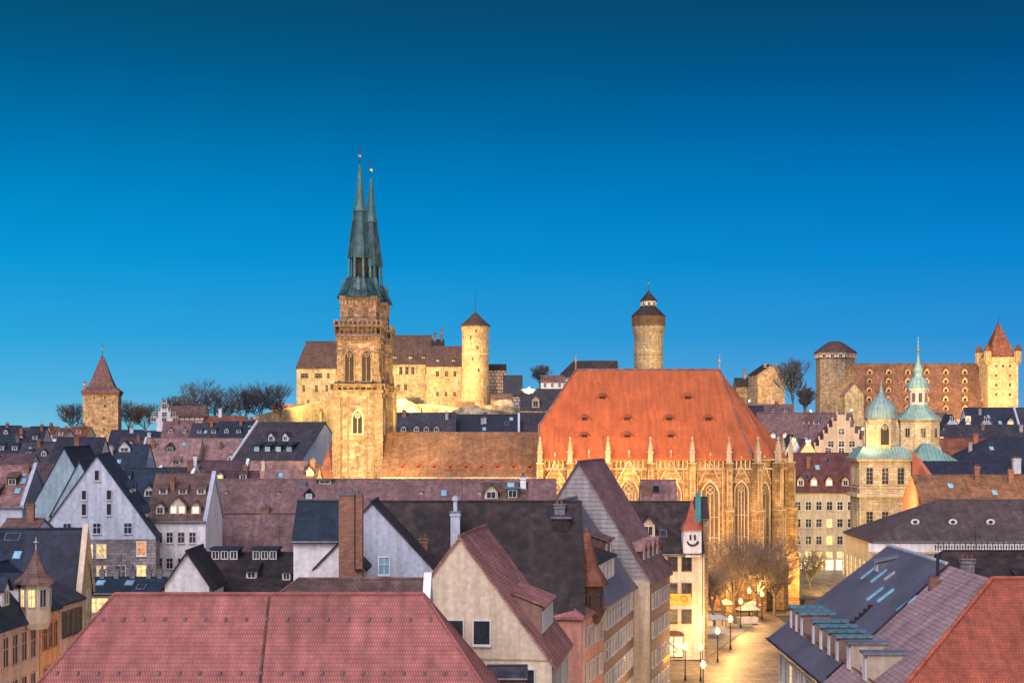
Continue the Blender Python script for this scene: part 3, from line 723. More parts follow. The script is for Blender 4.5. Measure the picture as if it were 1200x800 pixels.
# castle palas wings (terrain about 33 there)
def wr(pxs, py, Y, cpx, w=1.1, h=1.9, pm='black'):
    return [('F', [(q-cpx)/S*Y for q in pxs], Z(py,Y)-terr(X(cpx,Y+4),Y+7), w, h, pm, 'thin', 'trim')]
t = hp('west wing of the yellow lit castle with dark roof, left of the church towers', 349, 452, 400, 430, 620, 14, 'roof_castle', 'castlewall', name='castle_wing', cat='castle', hl=3,
   wins=wr([355,358,361,371,374,377,386],443,620,400.5,.9,1.9)+wr([357,372,384],459,620,400.5,.9,2.6)+wr([362,379],472,620,400.5,.8,1.2))
hp('middle wing of the castle with tall plum roof, directly right of the church towers', 446, 505, 393, 425, 622, 15, 'roof_castle', 'castlewall', name='castle_wing', cat='castle',
   wins=wr([470.5,477.5,484.5,501],438.5,622,475.5,1.2,2.9)+wr([467.5,476,501],457,622,475.5,1.1,2.2)+wr([464,490],470,622,475.5,.9,1.3), dorms=[('F',u,.15,1.3,.8,dict(kind='shed')) for u in (-4,2,7)])
hp('lower east wing of the castle with brown roof touching the round tower', 500, 545, 406, 428, 616, 13, 'roof_castle', 'castlewall', name='castle_wing', cat='castle',
   wins=wr([513,523.5,533.5],441,616,522.5,1.1,2.0)+wr([513,523,533],464,616,522.5,1.0,1.6), dorms=[('F',u,.2,1.2,.7,dict(kind='shed')) for u in (-3,3)])
hp('small dark roofed castle annex with a chimney stack behind the brown roof', 505, 520, 398, 410, 640, 8, 'roof_dark', 'castlewall', name='castle_annex', cat='castle', chims=[(-1,0,1.2,1.2,2.5,'rubble'),(1.6,0,1.0,1.0,4,'rubble')])
# pylons on ridge
hp('half timbered castle house with dark flat roof just right of the round tower', 572, 593, 427, 433, 610, 7, 'roof_dark', 'timber', name='castle_house', cat='house', wins=[('F',[-2,0,2],4,.7,1.1,'glass','thin','frame')])
def wall_run(label, pts, py_top, thick, mk, zdown=6, name='retaining_wall', cat='wall', crenel=False, tops=None):
    cx, cy = pts[0]; zb = terr(cx, cy)-zdown
    q = MB(); q.use(mk)
    tl = tops or [py_top]*len(pts)
    for i in range(len(pts)-1):
        (x0,y0),(x1,y1) = pts[i], pts[i+1]
        d = Vector((x1-x0,y1-y0)); L_ = d.length; n_ = Vector((d.y,-d.x))/L_*thick/2
        A = [(x0+n_.x-cx,y0+n_.y-cy),(x1+n_.x-cx,y1+n_.y-cy),(x1-n_.x-cx,y1-n_.y-cy),(x0-n_.x-cx,y0-n_.y-cy)]
        z0_, z1_ = Z(tl[i],y0)-zb, Z(tl[i+1],y1)-zb
        top = [(*A[0],z0_),(*A[1],z1_),(*A[2],z1_),(*A[3],z0_)]; bot = [(*p,-2) for p in A]
        q.loft(bot, top, False, True)
        q.face([bot[1],bot[2],top[2],top[1]]); 
    o = obj(name, q, None, (cx,cy,zb)); o['label'] = label; o['category'] = cat; return o
wall_run('rugged yellow lit retaining wall on the castle rock below the round tower', [(X(452,592),592),(X(500,590),588),(X(540,584),584),(X(580,582),584),(X(612,580),582)], 0, 3, 'rock', tops=[476,473,478,474,478])
wall_run('lower bright bastion wall on the rock between dark roofs and round tower', [(X(535,570),572),(X(545,566),562),(X(562,566),560),(X(612,566),572)], 0, 3, 'rock', tops=[484,480,478,486])
wall_run('brown capped yellow wall rising to the castle west wing', [(X(300,560),560),(X(345,585),580),(X(392,600),600)], 0, 2, 'castlewall', tops=[487,478,466])
hp('low covered wall walk with brown roof below the castle west wing', 318, 376, 474, 480, 590, 5, 'roof_ochre', 'castlewall', name='wall_walk', cat='wall', yaw=8)
hp('little lit bastion house on the rock in front of the round tower foot', 534, 556, 471, 477, 584, 6, 'roof_ochre', 'castlewall', name='bastion_house', cat='house', z0=34, wins=[('F',[-1.8,1.8],3.2,.8,1.2,'black','thin','trim')])
hp('low lit outwork with brown roof right of the round tower foot', 575, 600, 462, 467, 590, 6, 'roof_brown', 'rubble', name='bastion_house', cat='house', z0=34, wins=[('F',[-2.4,0,2.4],5,.8,1.1,'black','thin','trim')])
# rocks
for i, (px, py, Y, r_, lb) in enumerate([(548,493,560,7,'jagged lit rock outcrop under the bright bastion wall'),(590,480,588,5,'shaggy lit rock right of the round tower foot'),(470,487,586,8,'lit rock slope behind the blue grey roof and bare castle tree')]):
    q = MB(); q.use('rock'); rnd = random.Random(i); n_ = 10
    rings = [[(rr*r_*math.cos(2*math.pi*k/n_)*rnd.uniform(.8,1.2), rr*r_*.6*math.sin(2*math.pi*k/n_)*rnd.uniform(.8,1.2), z*r_*rnd.uniform(.85,1.1)) for k in range(n_)] for rr, z in ((1.2,-1),(1.05,0),(.85,.45),(.5,.75))]
    for a in range(3): q.loft(rings[a], rings[a+1])
    q.face(rings[-1]); o = obj('rock', q, None, (X(px,Y),Y,Z(py,Y)-.2)); o['label'] = lb; o['category'] = 'rock'
hp('castle guard house with long dark roof peeking over the orange church roof', 655, 724, 423, 440, 640, 12, 'roof_dark', 'timber', name='castle_house', cat='house', hl=6)
hp('white windowed castle house with brown roof beneath the bare tree', 634, 660, 440, 447, 600, 8, 'roof_brown', 'white', name='castle_house', cat='house', wins=[('F',[-2.7,0,2.7],1.5,.9,1.4,'glass','thin','frame')], z0=Z(458,600))
hp('slate roofed house with one pale gabled dormer left of the orange church roof', 610, 668, 456, 479, 560, 12, 'roof_slate', 'castlewall', name='castle_house', cat='house', dorms=[('F',-3.4,.05,2.6,3,dict(kind='gable',wall='castlewall',roof='roof_ochre'))])
hp('low black roofed shed in the gap between castle and bare tree', 590, 612, 440, 462, 600, 8, 'roof_navy', 'timber', name='castle_house', cat='house', z0=Z(475,600))
# right group
t = hg('square ruin like gate tower lit orange with dark gable roof and three hatches', 887, 921, 427, 438, 590, 9, 'roof_dark', 'rubble', name='gate_tower', cat='tower', yaw=-14, wins=[('L',[-2.4,0,2.4],Z(441,590)-terr(0,590)+.0,.9,1.0,'black','thin','trim'),('L',[-.5],Z(455,590)-terr(0,590),.8,1.0,'black','thin','trim')])
hp('rough stone castle wall house with dark roof left of the gate tower', 862, 892, 443, 452, 600, 8, 'roof_dark', 'rubble', name='castle_house', cat='house', chims=[(-1,0,1,1,3,'rubble')])
t, zb = poly_tower('dark five sided stone tower with spreading timber top beside the long stable roof', 978, 600, [(8.0,520),(7.6,440),(7.6,418)], [(8.6,414),(8.4,412.5),(4.5,404),(2.2,400),(.2,399.5)], 'rubble', 5, R(-72))
q = MB(); q.use('timber').lathe([(8.25,Z(420,600)-zb),(8.25,Z(413,600)-zb)],5,(0,0),R(-72)); obj('timber_gallery', q, t)
for an in (-108,-36-36*1,-36+0):
    pass
for i in range(5):
    a0 = R(-72+72*i); a1 = R(-72+72*(i+1)); am = (a0+a1)/2; ri = 8.25*math.cos(R(36))
    for u in (-3,0,3):
        x = ri*math.cos(am)-u*math.sin(am)*1.0; y = ri*math.sin(am)+u*math.cos(am)
        sub_window(t, (x,y,Z(419.3,600)-zb), am+math.pi/2, 1.2, 1.2, 'frame', 'black')
# long imperial stable
dk = dict(kind='gable', roof='roof_ochre', wall='castlewall', pm='black', ww=.9, wh=.8, fm='roof_dark')
dl = [('F', -21+i*7.4+k*.5, .12+.17*k, 2.1, 1.4, dk) for i in range(7) for k in range(5)]
hp('long castle stable with huge orange brown roof holding rows of small dormers', 1000, 1158, 426, 488, 620, 22, 'roof_stable', 'sandstone', name='castle_stable', cat='castle', z0=20, dorms=dl,
   wins=[('F', span(-24,24,8), 9, 1.0, 1.6)])
hg('slanted pale plastered tower stump leaning on the five sided tower', 990, 1012, 449, 462, 575, 8, 'roof_rose', 'castlewall', name='bastion_house', cat='house', z0=22)
# square corner tower with spire
Yt = 622; cx = X(1170,Yt); zb = 28
t = thing('tower', 'square yellow lit tower with tall red spire and corner turrets at the right edge', 'tower', (cx,Yt,zb))
zz = lambda p: Z(p,Yt)-zb
b = MB(); b.use('castlewall'); b.box(-5.8,5.8,-5.8,5.8,-4,zz(424)); b.box(-6.2,6.2,-6.2,6.2,zz(424),zz(419)); obj('wall', b, t)
r = MB(); r.use('roof_terracotta').lathe([(7.4,zz(419)),(7.2,zz(418)),(4.6,zz(402)),(1.0,zz(382)),(.1,zz(377))],4,(0,0),.785); ro = obj('roof', r, t)
for sx in (-1,1):
    for sy in (-1,1):
        q = MB(); q.use('castlewall').lathe([(.5,zz(428)),(1.5,zz(424)),(1.5,zz(412))],8,(sx*5.8,sy*5.8)); o = obj('corner_turret', q, t)
        q = MB(); q.use('roof_terracotta').lathe([(1.8,zz(412)),(.1,zz(403))],8,(sx*5.8,sy*5.8)); obj('turret_roof', q, o)
for f in range(4):
    a = f*math.pi/2
    for py in (431,442,453,464):
        for u in (-2.6,0,2.6):
            if (py > 440 and u == 0): continue
            sub_window(t, (u*math.cos(a)+5.82*math.sin(a), u*math.sin(a)-5.82*math.cos(a), zz(py)), a, .8, 1.0, 'trim', 'black')
mast(t, zb, Yt, 378, 370)
# left gate tower
Yt = 540; cx = X(120,Yt); zb = 23
t = thing('tower', 'square old stone gate tower with pointed dark spire above the left roofs', 'tower', (cx,Yt,zb), R(8))
zz = lambda p: Z(p,Yt)-zb
b = MB(); b.use('rubble'); b.box(-5.7,5.7,-5.7,5.7,-4,zz(459)); obj('wall', b, t)
r = MB(); r.use('roof_plum').lathe([(9.0,zz(460)),(8.8,zz(458.5)),(6.0,zz(453)),(4.3,zz(443)),(2.2,zz(428)),(.15,zz(415))],4,(0,0),.785); obj('roof', r, t)
q = MB(); q.use('wood').box(-6.1,6.1,-6.1,6.1,zz(463),zz(459.5)); obj('eaves_band', q, t)
q = MB(); q.use('palestone').box(-6.2,-5.2,-.6,.6,zz(459),zz(449)); q.use('roof_brown').lathe([(.8,zz(449)),(.05,zz(445))],4,(-5.7,0),.785); obj('chimney', q, t)
mast(t, zb, Yt, 416, 402, 409)
for f in range(4):
    a = f*math.pi/2
    for py, us in ((468,(-2,1.5)),(478,(1.5,)),(492,(1,)),(505,(1.2,))):
        for u in us: sub_window(t, (u*math.cos(a)+5.72*math.sin(a), u*math.sin(a)-5.72*math.cos(a), zz(py)), a, .8, 1.2, 'trim', 'black')
# ================================================================== TOWN HALL GROUP
t = thing('town_hall_pavilion', 'square stone town hall pavilion with teal roof and domed octagonal turret', 'town hall', (69.4, 306, 0))
zq = lambda p: Z(p,300)
b = MB(); b.use('palestone'); b.box(-4.8,4.8,-6,2,-1,zq(538)); obj('wall', b, t)
q = MB(); q.use('trim'); ring = lambda z0,z1,o: q.box(-4.8-o,4.8+o,-6-o,2+o,z0,z1)
ring(zq(540),zq(537),.5); ring(zq(582),zq(578),.5); ring(zq(572),zq(570.5),.2); ring(zq(626),zq(624),.3)
for i in range(18): q.box(-4.7+i*.55,-4.5+i*.55,-6.35,-6,zq(584.5),zq(582))
obj('cornice', q, t)
r = MB(); r.use('copper'); A = [(-5.6,-6.8),(5.6,-6.8),(5.6,2.8),(-5.6,2.8)]; Bq = [(-3.7,-4.2),(3.7,-4.2),(3.7,.5),(-3.7,.5)]
r.loft([(*p,zq(537)) for p in A], [(*p,zq(523)) for p in Bq], True, True); obj('roof', r, t)
for u in (-2.9,0,2.9): window(t, (u,-6.02,zq(567)), 0, 1.2, 3.0, 'muntin', 'trim'); window(t, (u,-6.02,zq(617)), 0, 1.2, 2.8, 'muntin', 'trim')
for u in (-2.9,0,2.9): window(t, (u,-6.02,zq(657)), 0, 1.4, 3.2, 'muntin', 'trim', 'lit')
for u in (-2.2,1.2): window(t, (-4.82,u-2,zq(567)), -math.pi/2, 1.2, 3.0, 'muntin', 'trim'); window(t, (-4.82,u-2,zq(617)), -math.pi/2, 1.2, 2.8, 'muntin', 'trim')
b = MB(); b.use('palestone').lathe([(2.9,zq(527)),(2.9,zq(494)),(3.05,zq(493)),(3.05,zq(490))],8,(0,0),.39)
tu = obj('turret', b, t, (.2,-2,0))
r = MB(); r.use('copper'); r.lathe([(3.2,zq(490)),(3.0,zq(487)),(2.85,zq(480)),(2.3,zq(473)),(1.4,zq(467)),(.6,zq(463)),(.35,zq(458)),(.2,zq(452)),(.1,zq(446))],16); obj('dome', r, tu)
q = MB(); q.use('gold').lathe([(.02,zq(452)),(.3,zq(450)),(.02,zq(448))],8); obj('ball', q, tu)
for i in range(8):
    an = i*math.pi/4; rr = 2.9*math.cos(math.pi/8)+.02
    if i%2 == 0: gwin_o = gothic_meshes(1.6,2.6,'trim','black',0); obj('window', gwin_o[0], tu, (rr*math.cos(an),rr*math.sin(an),zq(521)), an+math.pi/2); obj('pane', gwin_o[1], t, (.2+rr*math.cos(an),-2+rr*math.sin(an),zq(521)), an+math.pi/2)
# second turret tower
t = thing('town_hall_tower', 'octagonal yellow town hall tower with small domed lantern and needle spire', 'tower', (X(1076,330),330,0))
zr = lambda p: Z(p,330)
b = MB(); b.use('palestone').lathe([(4.9,-1),(4.9,zr(530)),(4.3,zr(527)),(4.3,zr(494)),(4.6,zr(493)),(4.6,zr(491.5))],8,(0,0),.39); obj('wall', b, t)
r = MB(); r.use('copper'); r.lathe([(4.8,zr(491.5)),(4.7,zr(490)),(3.2,zr(484)),(2.1,zr(477)),(2.0,zr(474))],8,(0,0),.39); obj('roof', r, t)
b = MB(); b.use('frame').lathe([(1.9,zr(476)),(1.8,zr(458)),(2.2,zr(457)),(2.2,zr(455))],8,(0,0),.39); la = obj('lantern', b, t)
for i in range(8):
    an = i*math.pi/4; rr = 1.85*math.cos(math.pi/8)+.03
    sub_window(t, (rr*math.cos(an),rr*math.sin(an),zr(471)), an+math.pi/2, .6, 1.8, 'trim', 'black')
    an = i*math.pi/4; rr = 4.3*math.cos(math.pi/8)+.02
    sub_window(t, (rr*math.cos(an),rr*math.sin(an),zr(512)), an+math.pi/2, 1.0, 1.8, 'trim', 'glass')
r = MB(); r.use('copper'); r.lathe([(2.3,zr(455)),(2.25,zr(451)),(1.7,zr(445)),(.8,zr(441)),(.75,zr(437)),(1.0,zr(434)),(.8,zr(430)),(.35,zr(424)),(.15,zr(412)),(.08,zr(395))],16); obj('dome', r, la)
q = MB(); q.use('gold').lathe([(.02,zr(413)),(.35,zr(411)),(.35,zr(409.5)),(.02,zr(407))],8); obj('ball', q, la)
t = thing('teal_roof_annex', 'bright teal pyramid roof on the low annex right of the octagonal tower', 'house', (X(1096,320),324,0))
b = MB(); b.use('redwall').box(-4,4.4,-4,4,-1,Z(541,320)); obj('wall', b, t)
r = MB(); r.use('copper_blue'); zz0 = Z(541,320); r.loft([(-4.4,-4.4,zz0),(4.8,-4.4,zz0),(4.8,4.4,zz0),(-4.4,4.4,zz0)], [(-1.6,-.4,Z(519,324)),(-.4,-.4,Z(519,324)),(-.4,.4,Z(519,324)),(-1.6,.4,Z(519,324))], True, True); obj('roof', r, t)
# stepped gable house
def stepped(label, px0, px1, pyr, pye, Y, L, wall, roof, n=6):
    t = hg(label, px0, px1, pyr+4, pye, Y, L, roof, wall, name='gable_house')
    Wd = (px1-px0)/S*Y; z0 = t.location.z; q = MB(); q.use(wall)
    for k_ in range(n):
        f = k_/n; hw = Wd/2*(1-f)*1.02; za = Z(pye,Y)-z0+(Z(pyr,Y)-Z(pye,Y))*f; zb_ = Z(pye,Y)-z0+(Z(pyr,Y)-Z(pye,Y))*(f+1/n)+.5
        q.box(-L/2-.5, -L/2-.05, -hw, hw, za+.5 if k_ else za-14, zb_)
        for sy in (-1,1): q.use('trim').box(-L/2-.45,-L/2-.1, sy*hw-.2, sy*hw+.2, zb_+.003, zb_+.9); q.use(wall)
    o = obj('stepped_gable', q, t)
    for k_, us in ((0,(-3.3,0,3.3)),(1,(-2.6,0,2.6)),(3,(0,))):
        for u in us: window(t, (-L/2-.52,-u,Z(pye,Y)-z0+(Z(pyr,Y)-Z(pye,Y))*(k_/n+.02)), -math.pi/2, 1.4, 1.5, 'cross', 'frame', 'glass')
    return t
stepped('pale lit stepped gable house with little pinnacles left of the domed turret', 955, 1016, 488, 532, 400, 14, 'beige', 'roof_maroon')
# ================================================================== NEAR HOUSES
lit, lp, lo, gl = 'lit', 'lit_pale', 'lit_orange', 'glass'
# big pink roof in front
t = house('large house under a broad hipped pink tile roof filling the lower left front', (-14.3,95), 0, 0, 40.2, 22, 8.3, 14.8, 'roof_pink', 'cream', hl=11, hr=11)
roof = [c for c in t.children if c.name.startswith('roof')][0]
sl = 14.8/11
q = MB(); q.use('lead').box(-.06,.06,-.12,.05,-.05,.16); sgm = q.mesh('snow_guard')
for tt in (.906,.716):
    hw = 9.1+(1-tt)*11-.6; n_ = int(hw*2/1.15)
    for i in range(n_+1): obj('snow_guard', sgm, roof, (-hw+2*hw*i/n_, -11*(1-tt), 8.3+14.8*tt+.06))
q = MB(); q.use('roof_brown').tube((0,-11.35,8.0),(0,0,23.25),.07,.07,5); obj('lightning_cable', q, roof)
hp('long brown tiled house directly behind the broad pink roof', 181, 497, 679, 820, 109, 20, 'roof_brown', 'grey', hl=9.5, parapet=('R','white'))
# low slate lean-to on the right of the pink roof
hp('small blue slate roofed shed between pink roof and cream gable', 573, 616, 781, 792, 108, 2.4, 'roof_slate', 'orange', name='shed', cat='shed', z0=0)
# cream gable house
def shed_dormer(t, u, L, W, h, rh, tt, w, hh, n, roof, wall, side='F', pm='glass'):
    yy = -W/2*(1-tt)*(1 if side == 'F' else -1)
    return dormer(t, (u,yy,h+rh*tt), 0 if side == 'F' else math.pi, w, hh, rh/(W/2), 'shed', roof, wall, pm, n)
a = R(7.65); dx, dy = math.sin(a), math.cos(a)
A_c = (-4.07+dx*6.8, 125+dy*6.8)
t = house('cream gabled house with white framed windows and red tile roof in the middle front', A_c, 0, math.pi/2-a, 13.6, 14.4, 14.9, 9.6, 'roof_brick', 'cream', oe=.2,
  wins=[('L',[1.75,-.35],16.2,1.25,1.8,gl,'plain'),('L',[5.2,2.7],12.4,1.25,1.9,gl,'plain'),('F',[-4.5,-1.5,1.5,4.5],12,1.1,1.7),('L',[-3.5],12.4,1.25,1.9,gl,'plain')])
shed_dormer(t, 0.3, 13.6, 14.4, 14.9, 9.6, .16, 7.6, 2.3, 6, 'roof_brick', 'brownwall')
q = MB(); q.use('trim').box(-6.86,-6.8,-7.2,7.2,15.0,15.14); obj('string_course', q, t); q = MB(); q.use('lead').tube((-6.7,-7.32,0),(-6.7,-7.32,14.6),.07,.07,6); obj('downpipe', q, t)
# dark slab roof house B
hp('big house under a broad blackish tile roof behind the cream gable', 432, 683, 588, 718, 152, 16, 'roof_dark', 'cream', oe=.08,
  chims=[(9.2-11.2,-3.2,.9,.9,3.2,'bluewhite',1,1),(-5.0,-5.5,.8,.7,3.6,'brick'),(-3.6,-6.3,.8,.8,1.6,'brick'),(8.2,-.6,1.0,.8,.5,'lead')],
  dorms=[('F',-4.2,.12,1.6,1.2,dict(kind='flat',wall='bluewhite',roof='copper_blue',pm='skyglass')),('F',8.3,.72,1.7,1.3,dict(kind='flat',wall='roof_dark',roof='lead',pm='black',fm='roof_dark'))])
t = hg('grey blue plastered gable wall with one small bright window left of the dark roof', 348, 524, 588, 683, 147, 6.5, 'roof_dark', 'bluewhite', wins=[('L',[1.1],17.0+2.6,.9,1.5,'skyglass','cross','white')])
# white house with teal roof, big chimney house
hp('white house with flat dark teal roof left of the tall brick chimney', 347, 398, 588, 630, 141, 7, 'roof_teal', 'white', dorms=[])
t = hg('small white house with dark lean roof pressed against the tall brick chimney', 371, 425, 634, 662, 134, 4.5, 'roof_dark', 'white', z0=0, wins=[('L',[-.7],18.6,.6,.8)])
L0 = (X(411,131.5), 131.5)
t = thing('chimney_stack', 'massive tall brown brick chimney stack standing in the middle of the rooftops', 'chimney', (L0[0], L0[1], 0))
b = MB(); b.use('brick').box(-.92,.35,-.5,.6,0,27.45); b.box(.45,1.0,-.62,.5,21.5,27.5); b.box(.352,1.0,-.5,.6,0,21.4); obj('shaft', b, t)
q = MB(); q.use('lead').box(-1.0,.4,-.58,.68,27.45,27.6); q.use('iron').box(.42,1.04,-.66,.54,21.3,21.5); obj('cap', q, t)
# between
hp('low dark tiled house with skylights right of the small white gable', 226, 352, 648, 694, 148, 12, 'roof_dark', 'white', hr=0,
   dorms=[('F',u,.82,w_,1.0,dict(kind='flat',roof='roof_teal',wall='roof_teal',pm='glass',nwin=3)) for u,w_ in ((-2.4,2.6),(1.4,2.4))]+[('F',.6,.35,1,.7,dict(kind='shed',wall='white')),('F',3.9,.3,.8,.8,dict(kind='shed',wall='white'))], chims=[(4.8,-.3,.5,.5,1.3,'brick',1)])
hg('small bright white gable front behind the pink roof at left', 193, 245, 646, 684, 140, 7, 'roof_dark', 'white', oe=.25)
hp('small terracotta dormered house hump over the dark roof', 350, 372, 648, 660, 150, 5, 'roof_brown', 'brick') if False else None
wm = hp('wide mauve tiled house stretching in front of the lit church tower', 240, 652, 562, 645, 240, 21, 'roof_mauve', 'grey', parapet=('L','bluewhite'),
   chims=[(-12.5,-.8,1.2,.8,.5,'lead',1),(-17.5,-5,1,.8,.9,'brick',1)],
   dorms=[('F',-11.2,.72,1.3,.9,dict(kind='gable',wall='roof_teal',roof='roof_teal',pm='skyglass')),('F',-9,.94,2.6,.6,dict(kind='flat',wall='copper_dark',roof='copper_dark'))]+[('F',u,.8,.4,.3,dict(kind='flat')) for u in (-24,-16,-4,6,15)])
q = MB(); q.use('roof_plum').tube((-25.5,-10.5*.5,Z(645,240)+(Z(562,250.5)-Z(645,240))*.5+.1),(-12,-10.5*.5,Z(645,240)+(Z(562,250.5)-Z(645,240))*.5+.1),.14,.14,5,True); obj('roof_step', q, [c_ for c_ in wm.children if c_.name.startswith('roof')][0])
hp('little house with paired white dormer boxes before the timbered gable', 566, 618, 566, 586, 196, 7, 'roof_brown', 'cream', z0=0,
   dorms=[('F',-1.7,.05,1.6,1.1,dict(kind='gable',wall='cream')),('F',.9,.1,1.5,1.2,dict(kind='flat',wall='copper_dark',roof='lead'))], chims=[(2.2,-1,.7,.7,1.4,'white',1)])

# street row seen obliquely: facade line
def front_house(label, p0, p1, depth, h, rh, roof, wall, wins, dorms=(), **kw):   # p0->p1 facade going away, facing right
    d = Vector((p1[0]-p0[0], p1[1]-p0[1])); L_ = d.length; d.normalize(); n_ = Vector((d.y,-d.x))      # facing right
    c = (Vector(p0)+Vector(p1))/2 - n_*depth/2
    return house(label, (c.x,c.y), 0, math.atan2(d.y,d.x), L_, depth, h, rh, roof, wall, wins=wins, dorms=dorms, **kw), L_
# local x runs away from the camera
def rows(L_, n, zs, w=.95, h=1.6, pm='glass', style='cross', fm='frame'): return [('F', span(-L_/2+.4, L_/2-.4, n), z, w, h, pm, style, fm) for z in zs]
front_house('narrow pink corner house with red pointed oriel roof beside the dark roof', (6.5,151.3), (9.1,161.3), 2.6, 15.3, .7, 'roof_brick', 'pinkwall', rows(10.3,5,(12.2,8.8,5.4,2.0),.9,1.7), hl=1.3, hr=1.3)
# oriel turret
t = thing('oriel_turret', 'dark timber oriel turret with flared red pointed roof over the pink house', 'turret', (7.3,157.6,14.4))
b = MB(); b.use('wood').lathe([(1.2,-.6),(1.7,.4),(1.6,3.4)],8); obj('body', b, t)
r = MB(); r.use('roof_terracotta').lathe([(2.2,3.2),(2.1,3.5),(1.2,5.0),(.75,6.8),(.08,9.0)],8); obj('roof', r, t)
for i in range(8):
    an = i*math.pi/4; sub_window(t, (1.56*math.cos(an),1.56*math.sin(an),1.0), an+math.pi/2, .7, 1.3, 'frame_dark', 'glass')
D_t, LL = front_house('beige street house with slate roof and a row of white dormers', (9.2,161.6), (13.7,182.5), 13, 15.4, 9.6, 'roof_metal', 'beige',
   rows(21,10,(12.7,9.6,6.4,3.2),1.35,1.7,gl,'cross'), dorms=[('F',-8.8+i*2.15,.15,1.5,2.2,dict(kind='shed',wall='white',roof='roof_dark',ww=.6)) for i in range(6)]+[('F',u,.34,1.6,1.7,dict(kind='shed',wall='wood',roof='roof_brown')) for u in (5.2,8.4)])
for z in (4.95,8.15,11.35,14.45):
    q = MB(); q.use('brownwall').box(-10.65,10.65,-6.56,-6.49,z,z+(1.15 if z<14 else .8)); obj('floor_band', q, D_t)
front_house('narrow pale street house with two chimneys before the timbered gable house', (13.9,183.0), (16.0,192.0), 9, 15.2, 5, 'roof_plum', 'beige', rows(9.2,4,(12.3,9.1,6.0,2.8),1.0,1.7), chims=[(0,-3,.6,.6,1.6,'brick'),(2,-3.2,.6,.6,1.2,'brick')], dorms=[('F',u,.25,1.5,1.5,dict(kind='gable',wall='wood')) for u in (-2.5,1.5)])
# timbered gable house F
a = R(14.6); dx, dy = math.sin(a), math.cos(a)
t = house('tall timbered gable house with long steep mauve roof at the bend of the street', (7.6+dx*7.2,185+dy*7.2), 0, math.pi/2-a, 14.4, 16.6, 15.7, 13.3, 'roof_mulberry', 'grey', oe=.3,
   wins=rows(14,6,(12.3,9.0,5.6,2.4),1.1,1.6)+[('L',[-2,1.2],17,1,1.3),('L',[-.4],21.5,.8,1.0)], dorms=[('F',u,.14,1.4,1.5,dict(kind='gable',wall='wood')) for u in (-4.6,-1.6,1.6,4.6)])
q = MB(); q.use('brownwall').box(-7.1,7.1,-8.325,-8.2,0,15.5); obj('street_front', q, t)
q = MB(); q.use('signyellow').box(1,6.4,-8.5,-8.33,5.0,5.6); obj('sign_board', q, t)
q = MB(); q.use('beige').box(-7.24,-7.1,-8.3,8.3,0,15.6); obj('front_plaster', q, t)
q = MB(); q.use('grey')
for i_ in range(24):
    z = 16+i_*.5; hw = 8.2*(1-(z-15.7)/13.3); q.box(-7.26,-7.2,-hw,hw,z,z+.07)
obj('gable_beams', q, t)
# brown bays of that house
# small gable + chimney behind
hp('small pink gabled roof with a dark chimney peeping over the cheerful white house', 752, 792, 563, 590, 236, 6, 'roof_salmon', 'cream', z0=0, chims=[(-1.8,-1.5,1.5,1.2,1.0,'brick',3)])
# smiley house
t = hp('pale yellow house with dark roof and a smiling face on its corner turret', 728, 822, 588, 646, 228, 14, 'roof_dark', 'cream', z0=0, oe=.05,
   wins=[('F',[3.25,1.25,-1.0,-3.2],z,1.25,1.75,gl,'cross','wood') for z in (12.8,9.1,5.4)],
   dorms=[('F',-2.0,.28,1.9,1.9,dict(kind='gable',wall='cream',roof='roof_dark')),], chims=[(-3.8,-5.6,.8,.8,2.0,'brick')])
zf = 0
tx = X(811,228)-t.location.x
b = MB(); b.use('white').box(tx-1.3,tx+1.25,-7.7,-5.0,Z(648,227),Z(620,227)); b.box(tx-1.0,tx+1.1,-7.4,-5.0,Z(653,227),Z(648,227)); o = obj('corner_turret', b, t)
r = MB(); r.use('roof_red').lathe([(2.2,Z(621,227)),(2.0,Z(619,227)),(1.1,Z(608,227)),(.5,Z(596,227)),(.05,Z(584,227))],4,(tx,-6.45),.785); obj('turret_roof', r, o)
sf = MB(); sf.use('black'); zc = Z(633,227); yy = -7.76
for sx in (-.32,.32): sf.box(tx+sx-.13,tx+sx+.13,yy-.04,yy+.04,zc+.05,zc+.8)
for i in range(10):
    a0 = math.pi*(1.08+.84*i/10); a1 = math.pi*(1.08+.84*(i+1)/10)
    sf.tube((tx+.8*math.cos(a0),yy,zc+.05+.75*math.sin(a0)),(tx+.8*math.cos(a1),yy,zc+.05+.75*math.sin(a1)),.15,.15,5)
obj('smiling_face', sf, o)
q = MB(); q.use('signyellow').box(tx-5.2,tx-.2,-7.25,-7.1,Z(708,227),Z(696,227)); o = obj('sign_board', q, t)
tcv = D.curves.new('sign_letters', 'FONT'); tcv.body = '2 P - O'; tcv.size = 1.35; tcv.extrude = .03; tcv.align_x = 'CENTER'
tmp = D.objects.new('tmp', tcv); C.objects.link(tmp); bpy.context.view_layer.update()
me_ = D.meshes.new_from_object(tmp.evaluated_get(bpy.context.evaluated_depsgraph_get())); D.objects.remove(tmp)
m['signletter'] = mat('signletter', (.42,.13,.03), var=.1)
me_.materials.clear(); me_.materials.append(m['signletter']); me_.transform(Matrix.Rotation(math.pi/2, 4, 'X')); me_.transform(Matrix.Translation((tx-2.6,-7.3,Z(707,227)+.15)))
obj('sign_letters', me_, o)
q = MB(); q.use('wood'); pts = [(1.5*math.cos(math.pi*i/10)+tx-2.6, .75*math.sin(math.pi*i/10)+3.55) for i in range(11)]
q.face([(x_,-7.4,z_) for x_,z_ in pts][::-1]); q.face([(x_,-7.2,z_) for x_,z_ in pts]); obj('shop_arch', q, t)
q = MB(); q.use('shopglass').box(tx-3.9,tx-1.3,-7.2,-7.05,.6,3.3); o = obj('shop_window', q, t)
q = MB(); q.use('frame_dark')
